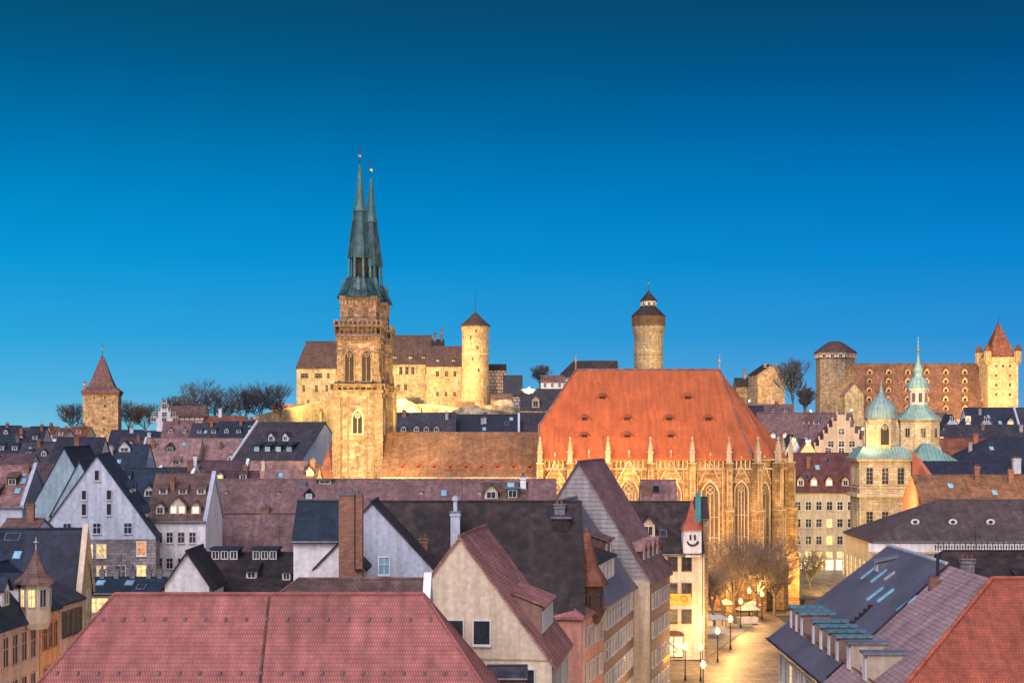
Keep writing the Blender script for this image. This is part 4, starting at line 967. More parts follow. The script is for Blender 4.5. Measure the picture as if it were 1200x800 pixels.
for xx in (tx-3.95,tx-2.62,tx-1.3): q.box(xx-.06,xx+.06,-7.28,-7.05,.4,3.4)
q.box(tx-3.95,tx-1.3,-7.27,-7.05,.4,.6); q.use('iron').tube((tx-3.3,-7.3,2.6),(tx-2.0,-7.3,1.5),.07,.07,4); q.box(tx-3.4,tx-2.2,-7.3,-7.22,1.25,1.35); obj('shop_frame', q, o)
o = thing('banner', 'teal vertical banner hanging beside the red pointed turret roof', 'banner', (X(818,226),226,0))
q = MB(); q.use('tealcloth').box(-.38,.38,-.08,.08,Z(611,226),Z(577,226)); obj('cloth', q, o); q = MB(); q.use('iron').tube((.65,0,0),(.65,0,Z(574,226)),.06,.06,6); obj('pole', q, o)
hp('thin dark roofed rear annex whose eave juts right of the turret', 815, 829, 583, 604, 233, 4, 'roof_dark', 'sandstone', z0=0)
# brown facade bays in front of F along the street, with balcony sign
front_house('brown timbered street house with balcony rail below the long mauve roof', (17.0,193.5), (20.3,208), 8, 15.4, 4.5, 'roof_maroon', 'ribbon', rows(14.8,6,(12.4,6.0,2.8),1.1,1.6)+[('F',[-6,-3.6,-1.2,1.2,3.6,6],9.2,1.1,1.6,['glass','glass','glass','lit_pale','glass','glass'])], dorms=[('F',u,.2,1.5,1.5,dict(kind='gable',wall='wood')) for u in (-3.5,0,3.5)])
# ------------------------------------------------------------------ right side
# slate / rose / red L-shaped house
t = thing('mansard_house', 'long street house with slate, rose and red roof parts and a row of tall dormers', 'house', (32,120,0))
def WR(x,y,z): return (x-32,y-120,z)
sp = (22.75-15.1)/(32.4-22.4)
def zs(x): return 15.1+sp*(x-22.4)
b = MB(); b.use('cream'); b.box(22.9-32,41.5-32,99.5-120,138.6-120,-1,15.0); b.face([WR(22.9,138.6,15),WR(32.4,138.6,22.4),WR(41.5,138.6,15)])
obj('wall', b, t)
def slab(mk, y0, y1, name, ye=None):
    q = MB(); q.use(mk); th = .25
    Ltop = [WR(22.0,ye or y0,zs(22.0)),WR(32.4,y0,zs(32.4)),WR(32.4,y1,zs(32.4)),WR(22.0,y1,zs(22.0))]
    q.loft([(a_,b_,c_-th) for a_,b_,c_ in Ltop], Ltop, True, True)
    Rt = [WR(32.4,y0,zs(32.4)),WR(42.2,y0,15.0),WR(42.2,y1,15.0),WR(32.4,y1,zs(32.4))]
    q.loft([(a_,b_,c_-th) for a_,b_,c_ in Rt], Rt, True, True)
    return obj(name, q, t)
r1 = slab('roof_metal', 119.6, 139.2, 'slate_roof', 114.6); 
q = MB(); q.use('roof_rose_light'); zz_ = zs(32.4)
q.face([WR(22.0,98.4,zs(22.0)),WR(32.4,108.8,zz_),WR(32.4,119.5,zz_),WR(22.0,114.5,zs(22.0))]); q.face([WR(22.0,98.4,zs(22)-.25),WR(22.0,114.5,zs(22)-.25),WR(32.4,119.5,zz_-.25),WR(32.4,108.8,zz_-.25)])
r2 = obj('rose_roof', q, t)
q = MB(); q.use('roof_red'); q.face([WR(22.0,98.4,zs(22.0)),WR(60,98.4,zs(22.0)),WR(60,108.8,zz_),WR(32.4,108.8,zz_)]); q.face([WR(60,119.2,zs(22)),WR(41.5,119.2,zs(22)),WR(32.4,108.8,zz_),WR(60,108.8,zz_)])
r3 = obj('red_roof', q, t)
b = MB(); b.use('cream').box(42-32,59.5-32,99.6-120,118-120,-1,15); obj('front_wall', b, t)
k = MB(); k.use('cowl'); k.tube(WR(32.4,120.2,zz_+.08),WR(32.4,139.2,zz_+.08),.16,.16,6,True); obj('ridge_flashing', k, r1)
k = MB(); k.use('roof_red'); k.tube(WR(32.4,108.8,zz_+.05),WR(60,108.8,zz_+.05),.16,.16,6); k.tube(WR(22,98.4,zs(22)+.03),WR(32.4,108.8,zz_+.05),.17,.17,6); obj('ridge_tiles', k, r3)
k = MB(); k.use('iron'); k.tube(WR(22.4,114.7,zs(22.4)+.1),WR(32.4,119.55,zz_+.1),.09,.09,5); k.tube(WR(21.95,98.6,zs(22)-.05),WR(21.95,139.2,zs(22)-.05),.13,.13,6); k.use('roof_terracotta').tube(WR(23.6,100,zs(23.6)+.35),WR(23.6,138,zs(23.6)+.35),.06,.06,5); obj('gutter', k, t)
# tall dormers facing the street (local -y of the dormer -> world -x: rz = -90)
for y in (135.6,133.1,130.6,125.6,122.5,119.4,116.4):
    dormer(t, WR(23.5,y,zs(23.5)), -math.pi/2, .9, 1.9, sp, 'flat', 'copper_blue', 'brownwall', 'glass', 1, .5, 1.25, 'white')
for y in (112.4,107.3): dormer(t, WR(23.5,y,zs(23.5)), -math.pi/2, 1.2, 2.0, sp, 'flat', 'lead', 'beige', 'glass', 1, .7, 1.3, 'white')
def sky_light(px0,py0,px1,py1,mk='skyglass'):
    def hit(px,py):
        kx, kz = (px-600)/S, -(py-500)/S
        y = (15.1-sp*22.4-CAMZ)/(kz-sp*kx); return (kx*y, y)
    (xa,ya),(xb,yb) = hit(px0,py0), hit(px1,py1)
    q = MB(); q.use(mk); d = Vector((xb-xa,yb-ya)).normalized(); 
    ym = (ya+yb)/2; x0_, x1_ = sorted((xa,xb)); 
    B4 = [WR(x0_,ym-.28,zs(x0_)+.12),WR(x1_,ym-.28,zs(x1_)+.12),WR(x1_,ym+.28,zs(x1_)+.12),WR(x0_,ym+.28,zs(x0_)+.12)]
    q.loft([(a_,b_,c_-.16) for a_,b_,c_ in B4], B4, True, True); obj('skylight', q, t)
for a4 in ((1011,679,1026,662),(1022,683,1037,667),(1037,680,1047,670,'cowl'),(1017,704,1033,688),(1030,706,1045,690),(1053,717,1071,698)): sky_light(*a4)
for i in range(5):
    def hit2(px,py):
        kx, kz = (px-600)/S, -(py-500)/S; y = (15.1-sp*22.4-CAMZ)/(kz-sp*kx); return (kx*y, y)
    x_, y_ = hit2(999+i*5.2, 731-i*4.8); q = MB(); q.use('black').box(-.16,.16,-.2,.2,0,.3); obj('roof_hatch', q, t, WR(x_,y_,zs(x_)-.05))
dormer(t, WR(30.2,133.5,zs(30.2)), -math.pi/2, .9, .7, sp, 'shed', 'lead', 'lead', 'black')
q = MB(); q.use('iron').lathe([(.12,-.5),(.12,1.6),(.22,1.6),(.22,1.9)],8); obj('vent_pipe', q, t, WR(31.2,118.2,zs(31.2)))
q = MB(); q.use('brick').box(-.35,.35,-.3,.3,-1,.8); obj('chimney', q, t, WR(30.6,117.0,zs(30.6)))
for i, y in enumerate(span(101,138,15)):
    for z in (11.4,7.6,3.8): window(t, WR(22.88,y,z), -math.pi/2, 1.15, 2.1, 'cross', 'frame', 'lit' if (i*7+int(z))%5 == 0 else 'glass')
# big hall roof
t = hp('long low hall with dark hipped roof and three small round roof windows', 1016, 1330, 586, 633, 215, 19, 'roof_umber', 'yellow', z0=0, hl=11, yaw=-1)
q = MB(); q.use('frame').box(-18.9,18.9,-9.75,-9.5,16.4,17.5); q.use('trim').box(-19.1,19.1,-10,-9.5,16.1,16.4); obj('cornice', q, t)
for u in span(-18.6,18,12): window(t, (u,-9.52,11.8), 0, 1.3, 3.2, 'muntin', 'trim', lit)
for u in span(-9,9,6): window(t, (-18.95,u,11.8), -math.pi/2, 1.2, 3.2, 'muntin', 'trim', lit); 
for px in (1073,1117,1161):
    tt = .42; yy = -9.5*(1-tt); sl_ = (Z(586,224.5)-Z(633,215))/9.5; u = X(px,219)-t.location.x
    q = MB(); q.use('roof_umber'); n_ = 10
    ringA = [(.75*math.cos(math.pi*i/n_), -.3, .8*math.sin(math.pi*i/n_)) for i in range(n_+1)]; ringB = [(x_,2.6,z_) for x_,_,z_ in ringA]
    for i in range(n_): q.face([ringA[i],ringB[i],ringB[i+1],ringA[i+1]])
    q.face(ringA[::-1]); q.use('white'); q.face([(.6*math.cos(math.pi*2*i/12),-.34,.3+.42*math.sin(math.pi*2*i/12)) for i in range(12)])
    q.use('black'); q.face([(.3*math.cos(math.pi*2*i/12),-.37,.28+.22*math.sin(math.pi*2*i/12)) for i in range(12)])
    obj('round_window', q, t, (u,yy,Z(633,215)+sl_*9.5*tt-.1))
# crested dark roof house
t = hp('dark roofed house with spiky iron ridge cresting before the long hall', 1058, 1230, 646, 720, 158, 15, 'roof_dark', 'grey', z0=0, hl=5, chims=[(-.8,-3.4,1.2,.9,2.0,'greystone',3)], dorms=[('F',4.5,.5,1,.7,dict(kind='shed',wall='roof_teal'))])
q = MB(); q.use('iron'); zr_ = Z(646,165.5)
for i in range(34): u = -2.5+i*.28-.6; q.box(u-.05,u+.05,-.03,.03,zr_+.1,zr_+.1+(.9 if i%2 else .6))
q.box(-3.2,6.6,-.02,.02,zr_+.45,zr_+.52); obj('ridge_cresting', q, t)
hp('orange brown tiled town hall wing spanning behind the dark hall roof', 1074, 1260, 557, 589, 268, 13, 'roof_ochre', 'redwall', z0=0, oe=.05)
hp('narrow black roof strip behind the orange brown wing', 1086, 1260, 541, 559, 292, 10, 'roof_navy', 'redwall', z0=0, chims=[(2.5,-3.5,1.4,1,2.6,'bluewhite',2)])
wall_run('brick red firewall stepping down right of the stone pavilion', [(74.6,299),(75.6,290),(76.8,281)], 0, .8, 'redwall', tops=[531,560,586], name='firewall', zdown=0)
hp('broad blackish purple hip roof below the white gables at right', 1112, 1250, 513, 545, 350, 16, 'roof_navy', 'redwall', hl=10)
hp('orange brick house with pale verge under the small white gables', 1100, 1165, 514, 533, 372, 9, 'roof_terracotta', 'redwall', parapet=('L','bluewhite'), chims=[(2.2,-2,1,.9,2.8,'redwall')])
hp('dark slate house with small skylights at the right edge', 1110, 1215, 498, 520, 400, 12, 'roof_slate', 'grey')
hg('first white twin gable house under the castle stable', 1104, 1128, 486, 503, 425, 8, 'roof_navy', 'bluewhite', wins=[('L',[0],Z(500,425)-terr(0,425),1,1.2)])
hg('second white twin gable house further right with steep slate roof', 1144, 1168, 487, 503, 423, 8, 'roof_slate', 'bluewhite', wins=[('L',[0],Z(500,423)-terr(0,423),1,1.2)])
hp('black purple roofed house with one lit dormer under the square tower', 1133, 1192, 478, 505, 438, 12, 'roof_navy', 'bluewhite', parapet=('R','bluewhite'), dorms=[('F',4.5,.2,1.8,1.6,dict(kind='gable',pm=lit,wall='cream'))])
hp('dark slate house cut by the right picture edge below the square tower', 1189, 1240, 478, 505, 445, 12, 'roof_slate', 'white')
hg('little white gable with lit lantern window between the twin gables', 1128, 1141, 491, 500, 418, 5, 'roof_slate', 'white', wins=[('L',[0],Z(500,418)-terr(0,418)+.2,1.2,1.2,lit)])
# maroon roof house beside the choir
t = hp('four storey beige house with maroon roof behind the church choir', 926, 998, 531, 574, 338, 14, 'roof_maroon', 'beige', z0=0,
   wins=[('F',span(-6.6,6.6,6),z,1.1,1.7,['glass','glass','glass','lit','glass','glass'] if z<13 else gl) for z in (15.6,12.0,8.4)]+[('F',span(-6.6,6.6,6),2.0,1.6,3.2,lp,'muntin'),('F',span(-6.6,6.6,6),5.6,1.2,1.2,lit)],
   dorms=[('F',u,.1,1.4,1.5,dict(kind='gable',pm=pm_,wall='cream')) for u,pm_ in ((-4.8,'glass'),(-2.0,lp),(1.2,lp),(4.6,'glass'))])
hp('mauve roofed hillside house with two glowing dormers right of the choir roof', 890, 975, 484, 532, 425, 17, 'roof_mauve', 'beige', dorms=[('F',u,.38,1.5,1.2,dict(kind='gable',pm=lp,wall='cream')) for u in (-6.2,-3.0)]+[('F',u,.72,1.6,1.0,dict(kind='shed',wall='bluewhite')) for u in (3.2,5.8)])
hp('navy roofed hillside house between choir roof and mauve roof', 866, 896, 476, 512, 450, 12, 'roof_navy', 'bluewhite', dorms=[('F',1.5,.3,1.6,1.3,dict(kind='gable',wall='bluewhite'))])
hg('pale blue little gable in front of the mauve hillside roof', 918, 942, 510, 531, 398, 10, 'roof_slate', 'bluewhite', wins=[('L',[0],Z(526,398)-terr(0,398),1,1.3)])
hg('yellowish little gable touching the pale blue one', 936, 958, 515, 532, 394, 10, 'roof_brown', 'yellow', wins=[('L',[0],Z(528,394)-terr(0,394),1,1.3)])
hp('brown roofed hillside row under the five sided tower', 925, 1000, 484, 500, 480, 10, 'roof_mauve', 'beige')
hp('dim brown hillside house below the stable roof behind the domes', 1036, 1112, 484, 505, 520, 10, 'roof_brown', 'beige')
# behind church, between tower and choir
hp('long blue grey slate roof right of the church tower under the castle', 452, 534, 484, 512, 420, 14, 'roof_slate', 'beige', dorms=[('F',u,.22,1.5,1.2,dict(kind='gable',wall='grey')) for u in (-7,-4.4,-1,1.6,4.2)])
hp('deep blue roof with pale verges between grey and purple roofs', 532, 608, 486, 512, 424, 14, 'roof_navy', 'grey', parapet=('LR','bluewhite'))
hp('purple slate roof touching the left edge of the orange church roof', 607, 680, 484, 512, 428, 14, 'roof_slate', 'grey')
# ------------------------------------------------------------------ left quarter
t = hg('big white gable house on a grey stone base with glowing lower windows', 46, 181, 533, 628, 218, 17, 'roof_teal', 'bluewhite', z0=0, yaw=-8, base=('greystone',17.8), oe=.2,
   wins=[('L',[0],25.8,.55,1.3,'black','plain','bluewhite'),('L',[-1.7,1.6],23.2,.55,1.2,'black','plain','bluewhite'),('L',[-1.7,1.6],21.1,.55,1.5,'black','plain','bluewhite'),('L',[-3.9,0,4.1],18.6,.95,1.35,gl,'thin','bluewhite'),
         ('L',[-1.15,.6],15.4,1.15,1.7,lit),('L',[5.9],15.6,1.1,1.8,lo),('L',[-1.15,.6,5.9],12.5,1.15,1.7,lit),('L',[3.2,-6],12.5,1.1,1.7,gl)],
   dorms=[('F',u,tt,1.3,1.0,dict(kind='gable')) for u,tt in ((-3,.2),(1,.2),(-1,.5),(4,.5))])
t = hp('white three storey house with dark brown roof and three glowing dormers', 178, 246, 556, 608, 226, 13, 'roof_brown', 'white', z0=0, parapet=('R','bluewhite'),
   wins=[('F',[-2.4,-.9,.7,2.3],z,.85,1.4,gl) for z in (16.8,13.2)]+[('F',[-2.4,.7,2.3],9.8,.85,1.4,['glass','lit','glass'])],
   dorms=[('F',-2.4,.1,1.2,1.2,dict(kind='gable',wall='white')),('F',.1,.1,2.3,1.4,dict(kind='gable',wall='cream',pm=lp,nwin=2)),('F',2.6,.1,1.3,1.3,dict(kind='gable',wall='cream',pm=lp))]+[('F',u,.55,1.2,.8,dict(kind='shed')) for u in (-2.6,0.2,2.8)])
q = MB(); q.use('redwall').box(-3.4,-1.9,-7.3,-6.5,7,11.6); q.use('wood').box(-3.6,-1.7,-7.4,-6.5,11.6,12.0); obj('entrance_bay', q, t)
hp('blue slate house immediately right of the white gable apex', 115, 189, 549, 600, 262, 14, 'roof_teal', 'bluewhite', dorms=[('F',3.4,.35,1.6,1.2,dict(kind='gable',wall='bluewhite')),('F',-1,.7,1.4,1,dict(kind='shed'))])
hp('mauve tiled roof with pale left verge and one dormer, below the gate tower', 167, 233, 514, 549, 420, 17, 'roof_rose', 'grey', parapet=('L','bluewhite'), dorms=[('F',-.3,.55,2.2,1.4,dict(kind='gable',roof='roof_plum',wall='roof_plum')),('F',2,.15,2.4,1.0,dict(kind='shed'))])
hp('rosy tiled roof with two tiny white dormers right of the mauve roof', 232, 300, 514, 549, 424, 17, 'roof_rose', 'grey', parapet=('R','bluewhite'), dorms=[('F',u,.2,1.5,1.6,dict(kind='gable',wall='white')) for u in (1.3,3.6)])
hp('plum roof with white chimney wall below the rosy roof', 222, 288, 540, 562, 330, 12, 'roof_plum', 'bluewhite', parapet=('R','white'), chims=[(-5,-1,.7,.7,1.6,'white')])
hp('thin dark slate roof between mauve roof and white three storey house', 186, 226, 548, 560, 300, 9, 'roof_slate', 'bluewhite', parapet=('LR','white'))
hp('plain mauve roof slab left of the church tower foot', 293, 358, 541, 566, 300, 9, 'roof_rose', 'grey', hr=0)
house('large slate roofed house turned aside with pale blue gable beside the church tower', (X(348,340)-2,345), terr(-45,345), R(-33), 19, 16, Z(540,330)-terr(-45,345), Z(495,340)-Z(540,330), 'roof_slate', 'bluewhite', parapet=('L','bluewhite'),
   dorms=[('F',-4+i*3,.22,1.8,1.2,dict(kind='shed',roof='roof_teal',wall='roof_teal',pm='skyglass')) for i in range(4)]+[('F',-2,.5,1.6,1.2,dict(kind='gable',wall='bluewhite')),('F',2,.5,1.6,1.2,dict(kind='gable',wall='bluewhite'))])
hp('midnight blue roof with small pale gable between white gable and gate tower', 116, 172, 521, 552, 360, 13, 'roof_teal', 'bluewhite', dorms=[('F',0,.72,2.6,1.2,dict(kind='gable',wall='bluewhite'))])
hp('dark navy roof right above the white gable, with brick chimney', 62, 118, 513, 548, 310, 14, 'roof_navy', 'bluewhite', chims=[(.5,-5,.9,.9,4.2,'brick')])
hp('small navy roof behind the foot of the gate tower', 128, 165, 504, 524, 470, 12, 'roof_navy', 'bluewhite')
hp('teal slate roof just right of the gate tower', 160, 192, 506, 524, 460, 12, 'roof_teal', 'grey')
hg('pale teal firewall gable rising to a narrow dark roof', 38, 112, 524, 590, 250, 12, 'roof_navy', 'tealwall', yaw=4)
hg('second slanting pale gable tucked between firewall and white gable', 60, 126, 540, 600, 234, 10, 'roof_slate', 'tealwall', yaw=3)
hp('salmon tiled roof with round dormers at the left edge', -40, 34, 546, 592, 250, 14, 'roof_salmon', 'bluewhite', parapet=('R','bluewhite'), dorms=[('F',u,tt,1.6,1.2,dict(kind='shed',roof='roof_brown',wall='black')) for u,tt in ((2.3,.5),(.2,.2),(-2,.5))])
hp('plum roof between teal verge and pale firewall at left', 32, 62, 543, 580, 272, 13, 'roof_plum', 'bluewhite')
hp('reddish roof patch at far left above the salmon roof', -20, 36, 532, 552, 300, 12, 'roof_plum', 'grey')
hp('low plum roof in shade left under the big white gable', 4, 46, 608, 622, 205, 8, 'roof_brown', 'bluewhite', z0=0)
# street row at lower left
p = lambda y: (-43.9+.0787*(y-138), y)
T1, LL = front_house('peach plastered street house with tall windows and blue slate roof at lower left', p(104), p(147.3), 14, 16, 8.5, 'roof_teal', 'peach', rows(43,20,(12.3,8.3,4.3,.6),1.15,2.5,'glass','cross','peach'),
   dorms=[('F',u,.14,1.7,1.7,dict(kind='gable',wall='white',roof='roof_navy')) for u in span(-20,22,11)]+[('F',u,.5,1.2,.9,dict(kind='shed')) for u in span(-18,20,6)])
front_house('orange plastered narrow house in the lower left street row', p(147.5), p(152.3), 10, 16.3, 4, 'roof_teal', 'orange', rows(4.8,3,(12.6,8.6,4.6,.8),.9,2.2,'glass','cross','orange'))
front_house('light apricot house next to the tall navy gable roof', p(152.5), p(158.8), 8, 16.4, 2.2, 'roof_slate', 'peach', rows(6.3,4,(13.1,9.0,5.0,1.0),1.1,2.2,'glass','cross','frame_dark'))
t = house('tall navy roofed house with olive cream side wall behind the brick turret', (-46.3,164), 0, R(4), 5.8, 6.6, 16.4, 6.2, 'roof_navy', 'yellow', oe=.1, parapet=('R','cream'), wins=[('R',[-2,1],14.4,1.0,1.9,gl),('R',[-2.6,-.6,1.4],10.8,1.2,2.4,gl,'muntin'),('R',[-2,1],7,1,1.8,gl)])
hp('teal roof behind the brick turret at the far left', -30, 38, 620, 668, 188, 12, 'roof_teal', 'bluewhite', z0=0)
t = thing('oriel_turret', 'pale round turret with brick red bell roof and silver finial at lower left', 'turret', (X(42,145),145,14.5))
z_ = lambda q_: Z(q_,144)-14.5
b = MB(); b.use('cream').lathe([(1.1,.4),(1.3,1.0),(1.3,z_(683)),(1.45,z_(682))],8,(0,0),.39); obj('body', b, t)
r = MB(); r.use('roof_brown').lathe([(1.95,z_(684)),(1.85,z_(681)),(1.1,z_(673)),(.65,z_(662)),(.3,z_(652)),(.05,z_(645))],8,(0,0),.39); obj('roof', r, t)
q = MB(); q.use('cowl').tube((0,0,z_(646)),(0,0,z_(630)),.06,.04,5); q.lathe([(.02,z_(638)),(.25,z_(636)),(.02,z_(634))],8); obj('finial', q, t)
for i in range(8):
    an = i*math.pi/4; rr = 1.3*math.cos(math.pi/8)+.03; sub_window(t, (rr*math.cos(an),rr*math.sin(an),z_(683)-2.1), an+math.pi/2, .55, 1.5, 'frame', lit if i in (5,6) else gl)
hp('low blue roofed market hall with dark chimneys left behind the pink roof', 103, 190, 677, 694, 175, 8, 'roof_teal', 'yellow', z0=0, wins=[('F',[-3.3,-2.0],13.0,1.2,1.4,lit)], chims=[(u,0,.5,.5,.9,'lead',1) for u in (-3,-1.4,.4,2.2,3.4)])
# far left skyline houses and other small ones
hp('half timbered hill house with long brown roof in front of the bare trees', 190, 240, 476, 487, 500, 10, 'roof_brown', 'timber', wins=[('F',[-4,-1.5,1.5,4],Z(500,500)-terr(0,500),1,1.4)])
stepped('narrow white stepped gable left of the half timbered hill house', 184, 202, 474, 494, 492, 8, 'white', 'roof_brown', 4)
hp('low russet roofed house right of the half timbered hill house', 240, 288, 488, 499, 498, 10, 'roof_terracotta', 'timber', chims=[(-2,0,1,1,2.5,'white')])
FILL = [
 ('small navy roof on the far left skyline', -6,22,499,512,470,'roof_navy','bluewhite'), ('grey blue roof second on the far left skyline', 16,40,505,520,440,'roof_slate','bluewhite'),
 ('pale gable with navy roof near the left skyline peak', 33,52,500,520,430,'roof_navy','bluewhite'), ('rusty little roof with white gable near the gate tower', 50,66,500,508,480,'roof_terracotta','white'),
 ('tiny bright house before the gate tower foot', 64,80,504,512,478,'roof_brown','white'), ('russet roof touching the gate tower left side', 84,104,500,510,500,'roof_terracotta','cream'),
 ('dark teal roof below the left skyline', -8,28,514,532,390,'roof_teal','bluewhite'), ('blue slate roof in the cluster under the left skyline', 24,66,518,540,375,'roof_slate','bluewhite'),
 ('mauve roof below the half timbered hill house', 190,226,494,512,460,'roof_mauve','beige'), ('pale blue roof front below the russet hill roof', 224,262,496,512,455,'roof_slate','bluewhite'),
 ('teal blue long roof above the rosy roof', 256,302,494,512,452,'roof_teal','bluewhite'), ('brown roof right of the teal blue long roof', 280,306,492,506,480,'roof_mauve','grey'),
 ('dark roof left of the mauve verge', 140,168,514,526,440,'roof_plum','grey'), ('small brown attic roof beside the church tower foot', 356,372,545,562,285,'roof_brown','cream'),
 ('shadowed roof strip behind the wide mauve roof at left', 240,300,552,566,290,'roof_plum','bluewhite'),
 ('dark hillside roof between the domes and the steps gable', 1000,1050,500,520,440,'roof_brown','beige'), ('grey roof tucked behind the town hall tower', 1090,1112,505,520,395,'roof_slate','bluewhite'),
 ('slate roof behind the yellowish little gable', 944,968,505,520,440,'roof_plum','beige'), ('dark roof at the foot of the gate tower lit orange', 868,930,474,486,500,'roof_mauve','rubble')]
for lb, a0, a1, pr, pe, Y, rf, wl in FILL:
    rnd = random.Random(lb); wpx = (a1-a0)/S*Y
    hp(lb, a0, a1, pr, pe, Y, 10, rf, wl, yaw=rnd.uniform(-8,8), chims=[(wpx*rnd.uniform(-.3,.3),-1,.8,.7,1.3,'brick')], dorms=[('F',u,.25,1.3,1.1,dict(kind=rnd.choice(('gable','shed')),pm=lit if rnd.random() < .18 else gl)) for u in span(-wpx/2+.5,wpx/2-.5,max(1,int(wpx/3.5)))])

# ================================================================== TREES
def bare_tree(name, label, loc, h, spread, seed, levels=5, group=None, twig=.03, base=.3, fork=.2):
    rnd = random.Random(seed); t = thing(name, label, 'tree', loc, 0, group)
    bk = 'bark_far' if twig >= .05 else 'bark'; tr = MB(); tr.use(bk); cr = MB(); cr.use(bk)
    def grow(p, d, L_, r_, lev):
        steps = 3 if lev < 2 else 2 if lev < levels else 1; q = p
        for s_i in range(steps):
            d = (d+Vector((rnd.uniform(-1,1),rnd.uniform(-1,1),rnd.uniform(-.2,.5)))*.15).normalized(); e = q+d*L_/steps
            (tr if lev < 2 else cr).tube(q, e, max(twig, r_*(1-.3*s_i/steps)), max(twig, r_*(1-.3*(s_i+1)/steps)), 6 if lev < 2 else 3)
            q = e
            if lev >= 1 and lev < levels and s_i < steps-1:
                az = rnd.uniform(0,6.28); sd = (d*.75+Vector((math.cos(az),math.sin(az),rnd.uniform(-.1,.5)))*spread).normalized(); grow(q, sd, L_*rnd.uniform(.5,.7), r_*.5, lev+1)
        if lev < levels:
            n_ = 4 if lev == 0 else 3; a0 = rnd.uniform(0,6.28)
            for k_ in range(n_):
                az = a0+6.28*k_/n_+rnd.uniform(-.5,.5); sp_ = spread*rnd.uniform(.45,1.0)
                grow(q, (d+Vector((math.cos(az)*sp_,math.sin(az)*sp_,rnd.uniform(-.05,.35)))).normalized(), L_*rnd.uniform(.68,.86), r_*.6, lev+1)
    grow(Vector((0,0,-.2)), Vector((0,0,1)), h*fork+.2, base, 0)
    obj('trunk', tr, t); obj('crown', cr, t); return t
sq = [(X(838,262),262,17,'bare street tree nearest the cheerful white house'),(X(862,270),270,23,'tall bare tree glowing in front of the choir buttresses'),(X(886,276),276,21,'bare tree at the apse end of the church'),(X(905,284),282,16,'rightmost bare tree below the church apse'),(X(848,278),279,19,'bare tree squeezed behind the tall glowing one')]
for i,(x,y,h,lb) in enumerate(sq): bare_tree('bare_tree', lb, (x,y,.1), h, 1.0, i+3, 5, 'bare trees on the square by the church')
bare_tree('bare_tree', 'spindly bare tree before the lit ground floor of the beige house', (X(950,318),318,0), 12, .8, 21, 5)
for i,(px,py,Y,h,lb,lv) in enumerate([(232,500,560,21,'largest round bare tree on the left skyline',5),(208,500,570,15,'bare tree left of the largest skyline tree',5),(258,500,575,15,'bare tree right behind the largest skyline tree',5),(288,497,560,17,'bare tree in the dark group left of the castle',5),(308,496,565,18,'middle bare tree in the dark group left of the castle',5),(330,492,572,16,'bare tree touching the castle wall at left',5),
   (148,503,560,12,'small bare tree right of the gate tower',5),(172,503,560,11,'second small bare tree right of the gate tower',5),(85,505,560,12,'hazy bare tree left of the gate tower',5)]):
    bare_tree('bare_tree', lb, (X(px,Y),Y,Z(py,Y)-4), h+8, .8, 40+i, lv, 'bare trees on the left skyline', .05)
bare_tree('bare_tree', 'sprawling low bare tree against the yellow castle wall', (X(485,596),596,Z(484,596)-3), 13, 1.0, 61, 5, None, .08)
bare_tree('bare_tree', 'round bare tree on the skyline left of the orange church roof', (X(632,625),625,Z(450,625)-3), 15, .8, 62, 5, None, .06)
bare_tree('bare_tree', 'tall narrow bare tree between gate tower and five sided tower', (X(930,560),560,Z(482,560)-3), 19, .5, 63, 5, None, .07, .3, .3)
bare_tree('bare_tree', 'wider bare tree leaning on the five sided tower', (X(942,566),566,Z(482,566)-3), 15, .7, 64, 5, None, .07)
bare_tree('bare_tree', 'thin bare tree behind the rough castle wall house', (X(884,620),620,Z(452,620)-3), 9, .6, 65, 5, None, .06)
bare_tree('bare_tree', 'wispy bare tree right of the half timbered castle house', (X(596,622),622,Z(455,622)-3), 10, .6, 66, 5, None, .06)

# ================================================================== STREET FURNITURE
def lamp_proto():
    t = thing('street_lamp', '', 'street lamp')
    q = MB(); q.use('iron').lathe([(.16,0),(.14,.5),(.08,.7),(.06,3.9),(.14,4.0)],8); obj('pole', q, t)
    q = MB(); q.use('lamp').lathe([(.16,4.0),(.34,4.3),(.34,4.55),(.16,4.72)],10); obj('globe', q, t)
    q = MB(); q.use('iron').lathe([(.40,4.74),(.10,4.92),(.03,5.0)],8); obj('cap', q, t); return t
L0 = lamp_proto(); first = True
LAMPS = [(803,797,'street lamp at the bottom left of the square, beside the lit shop'),(821,798,'street lamp with double pole look in the bottom centre of the square'),(841,776,'street lamp third from the bottom of the square'),(856,760,'street lamp in the middle of the square'),
 (868,736,'street lamp under the bare tree crown'),(893,726,'bright street lamp near the apse, left of a pair'),(901,712,'bright street lamp near the apse, right of a pair'),(878,722,'street lamp half hidden among the bare trees'),(921,712,'faint street lamp at the far right of the square'),(829,722,'street lamp behind the corner of the cheerful house')]
for px, pyb, lb in LAMPS:
    Y = CAMZ*S/(pyb-500); x = X(px,Y)
    o = L0 if first else copy_tree(L0); first = False
    o.location = (x,Y,.02); o['label'] = lb; o['group'] = 'street lamps on the square'
    l = D.lights.new('lamp_light','POINT'); l.energy = 1700; l.color = (1,.57,.18); l.shadow_soft_size = .25
    lo_ = D.objects.new('lamp_light', l); C.objects.link(lo_); lo_.parent = o; lo_.location = (0,0,5.35)
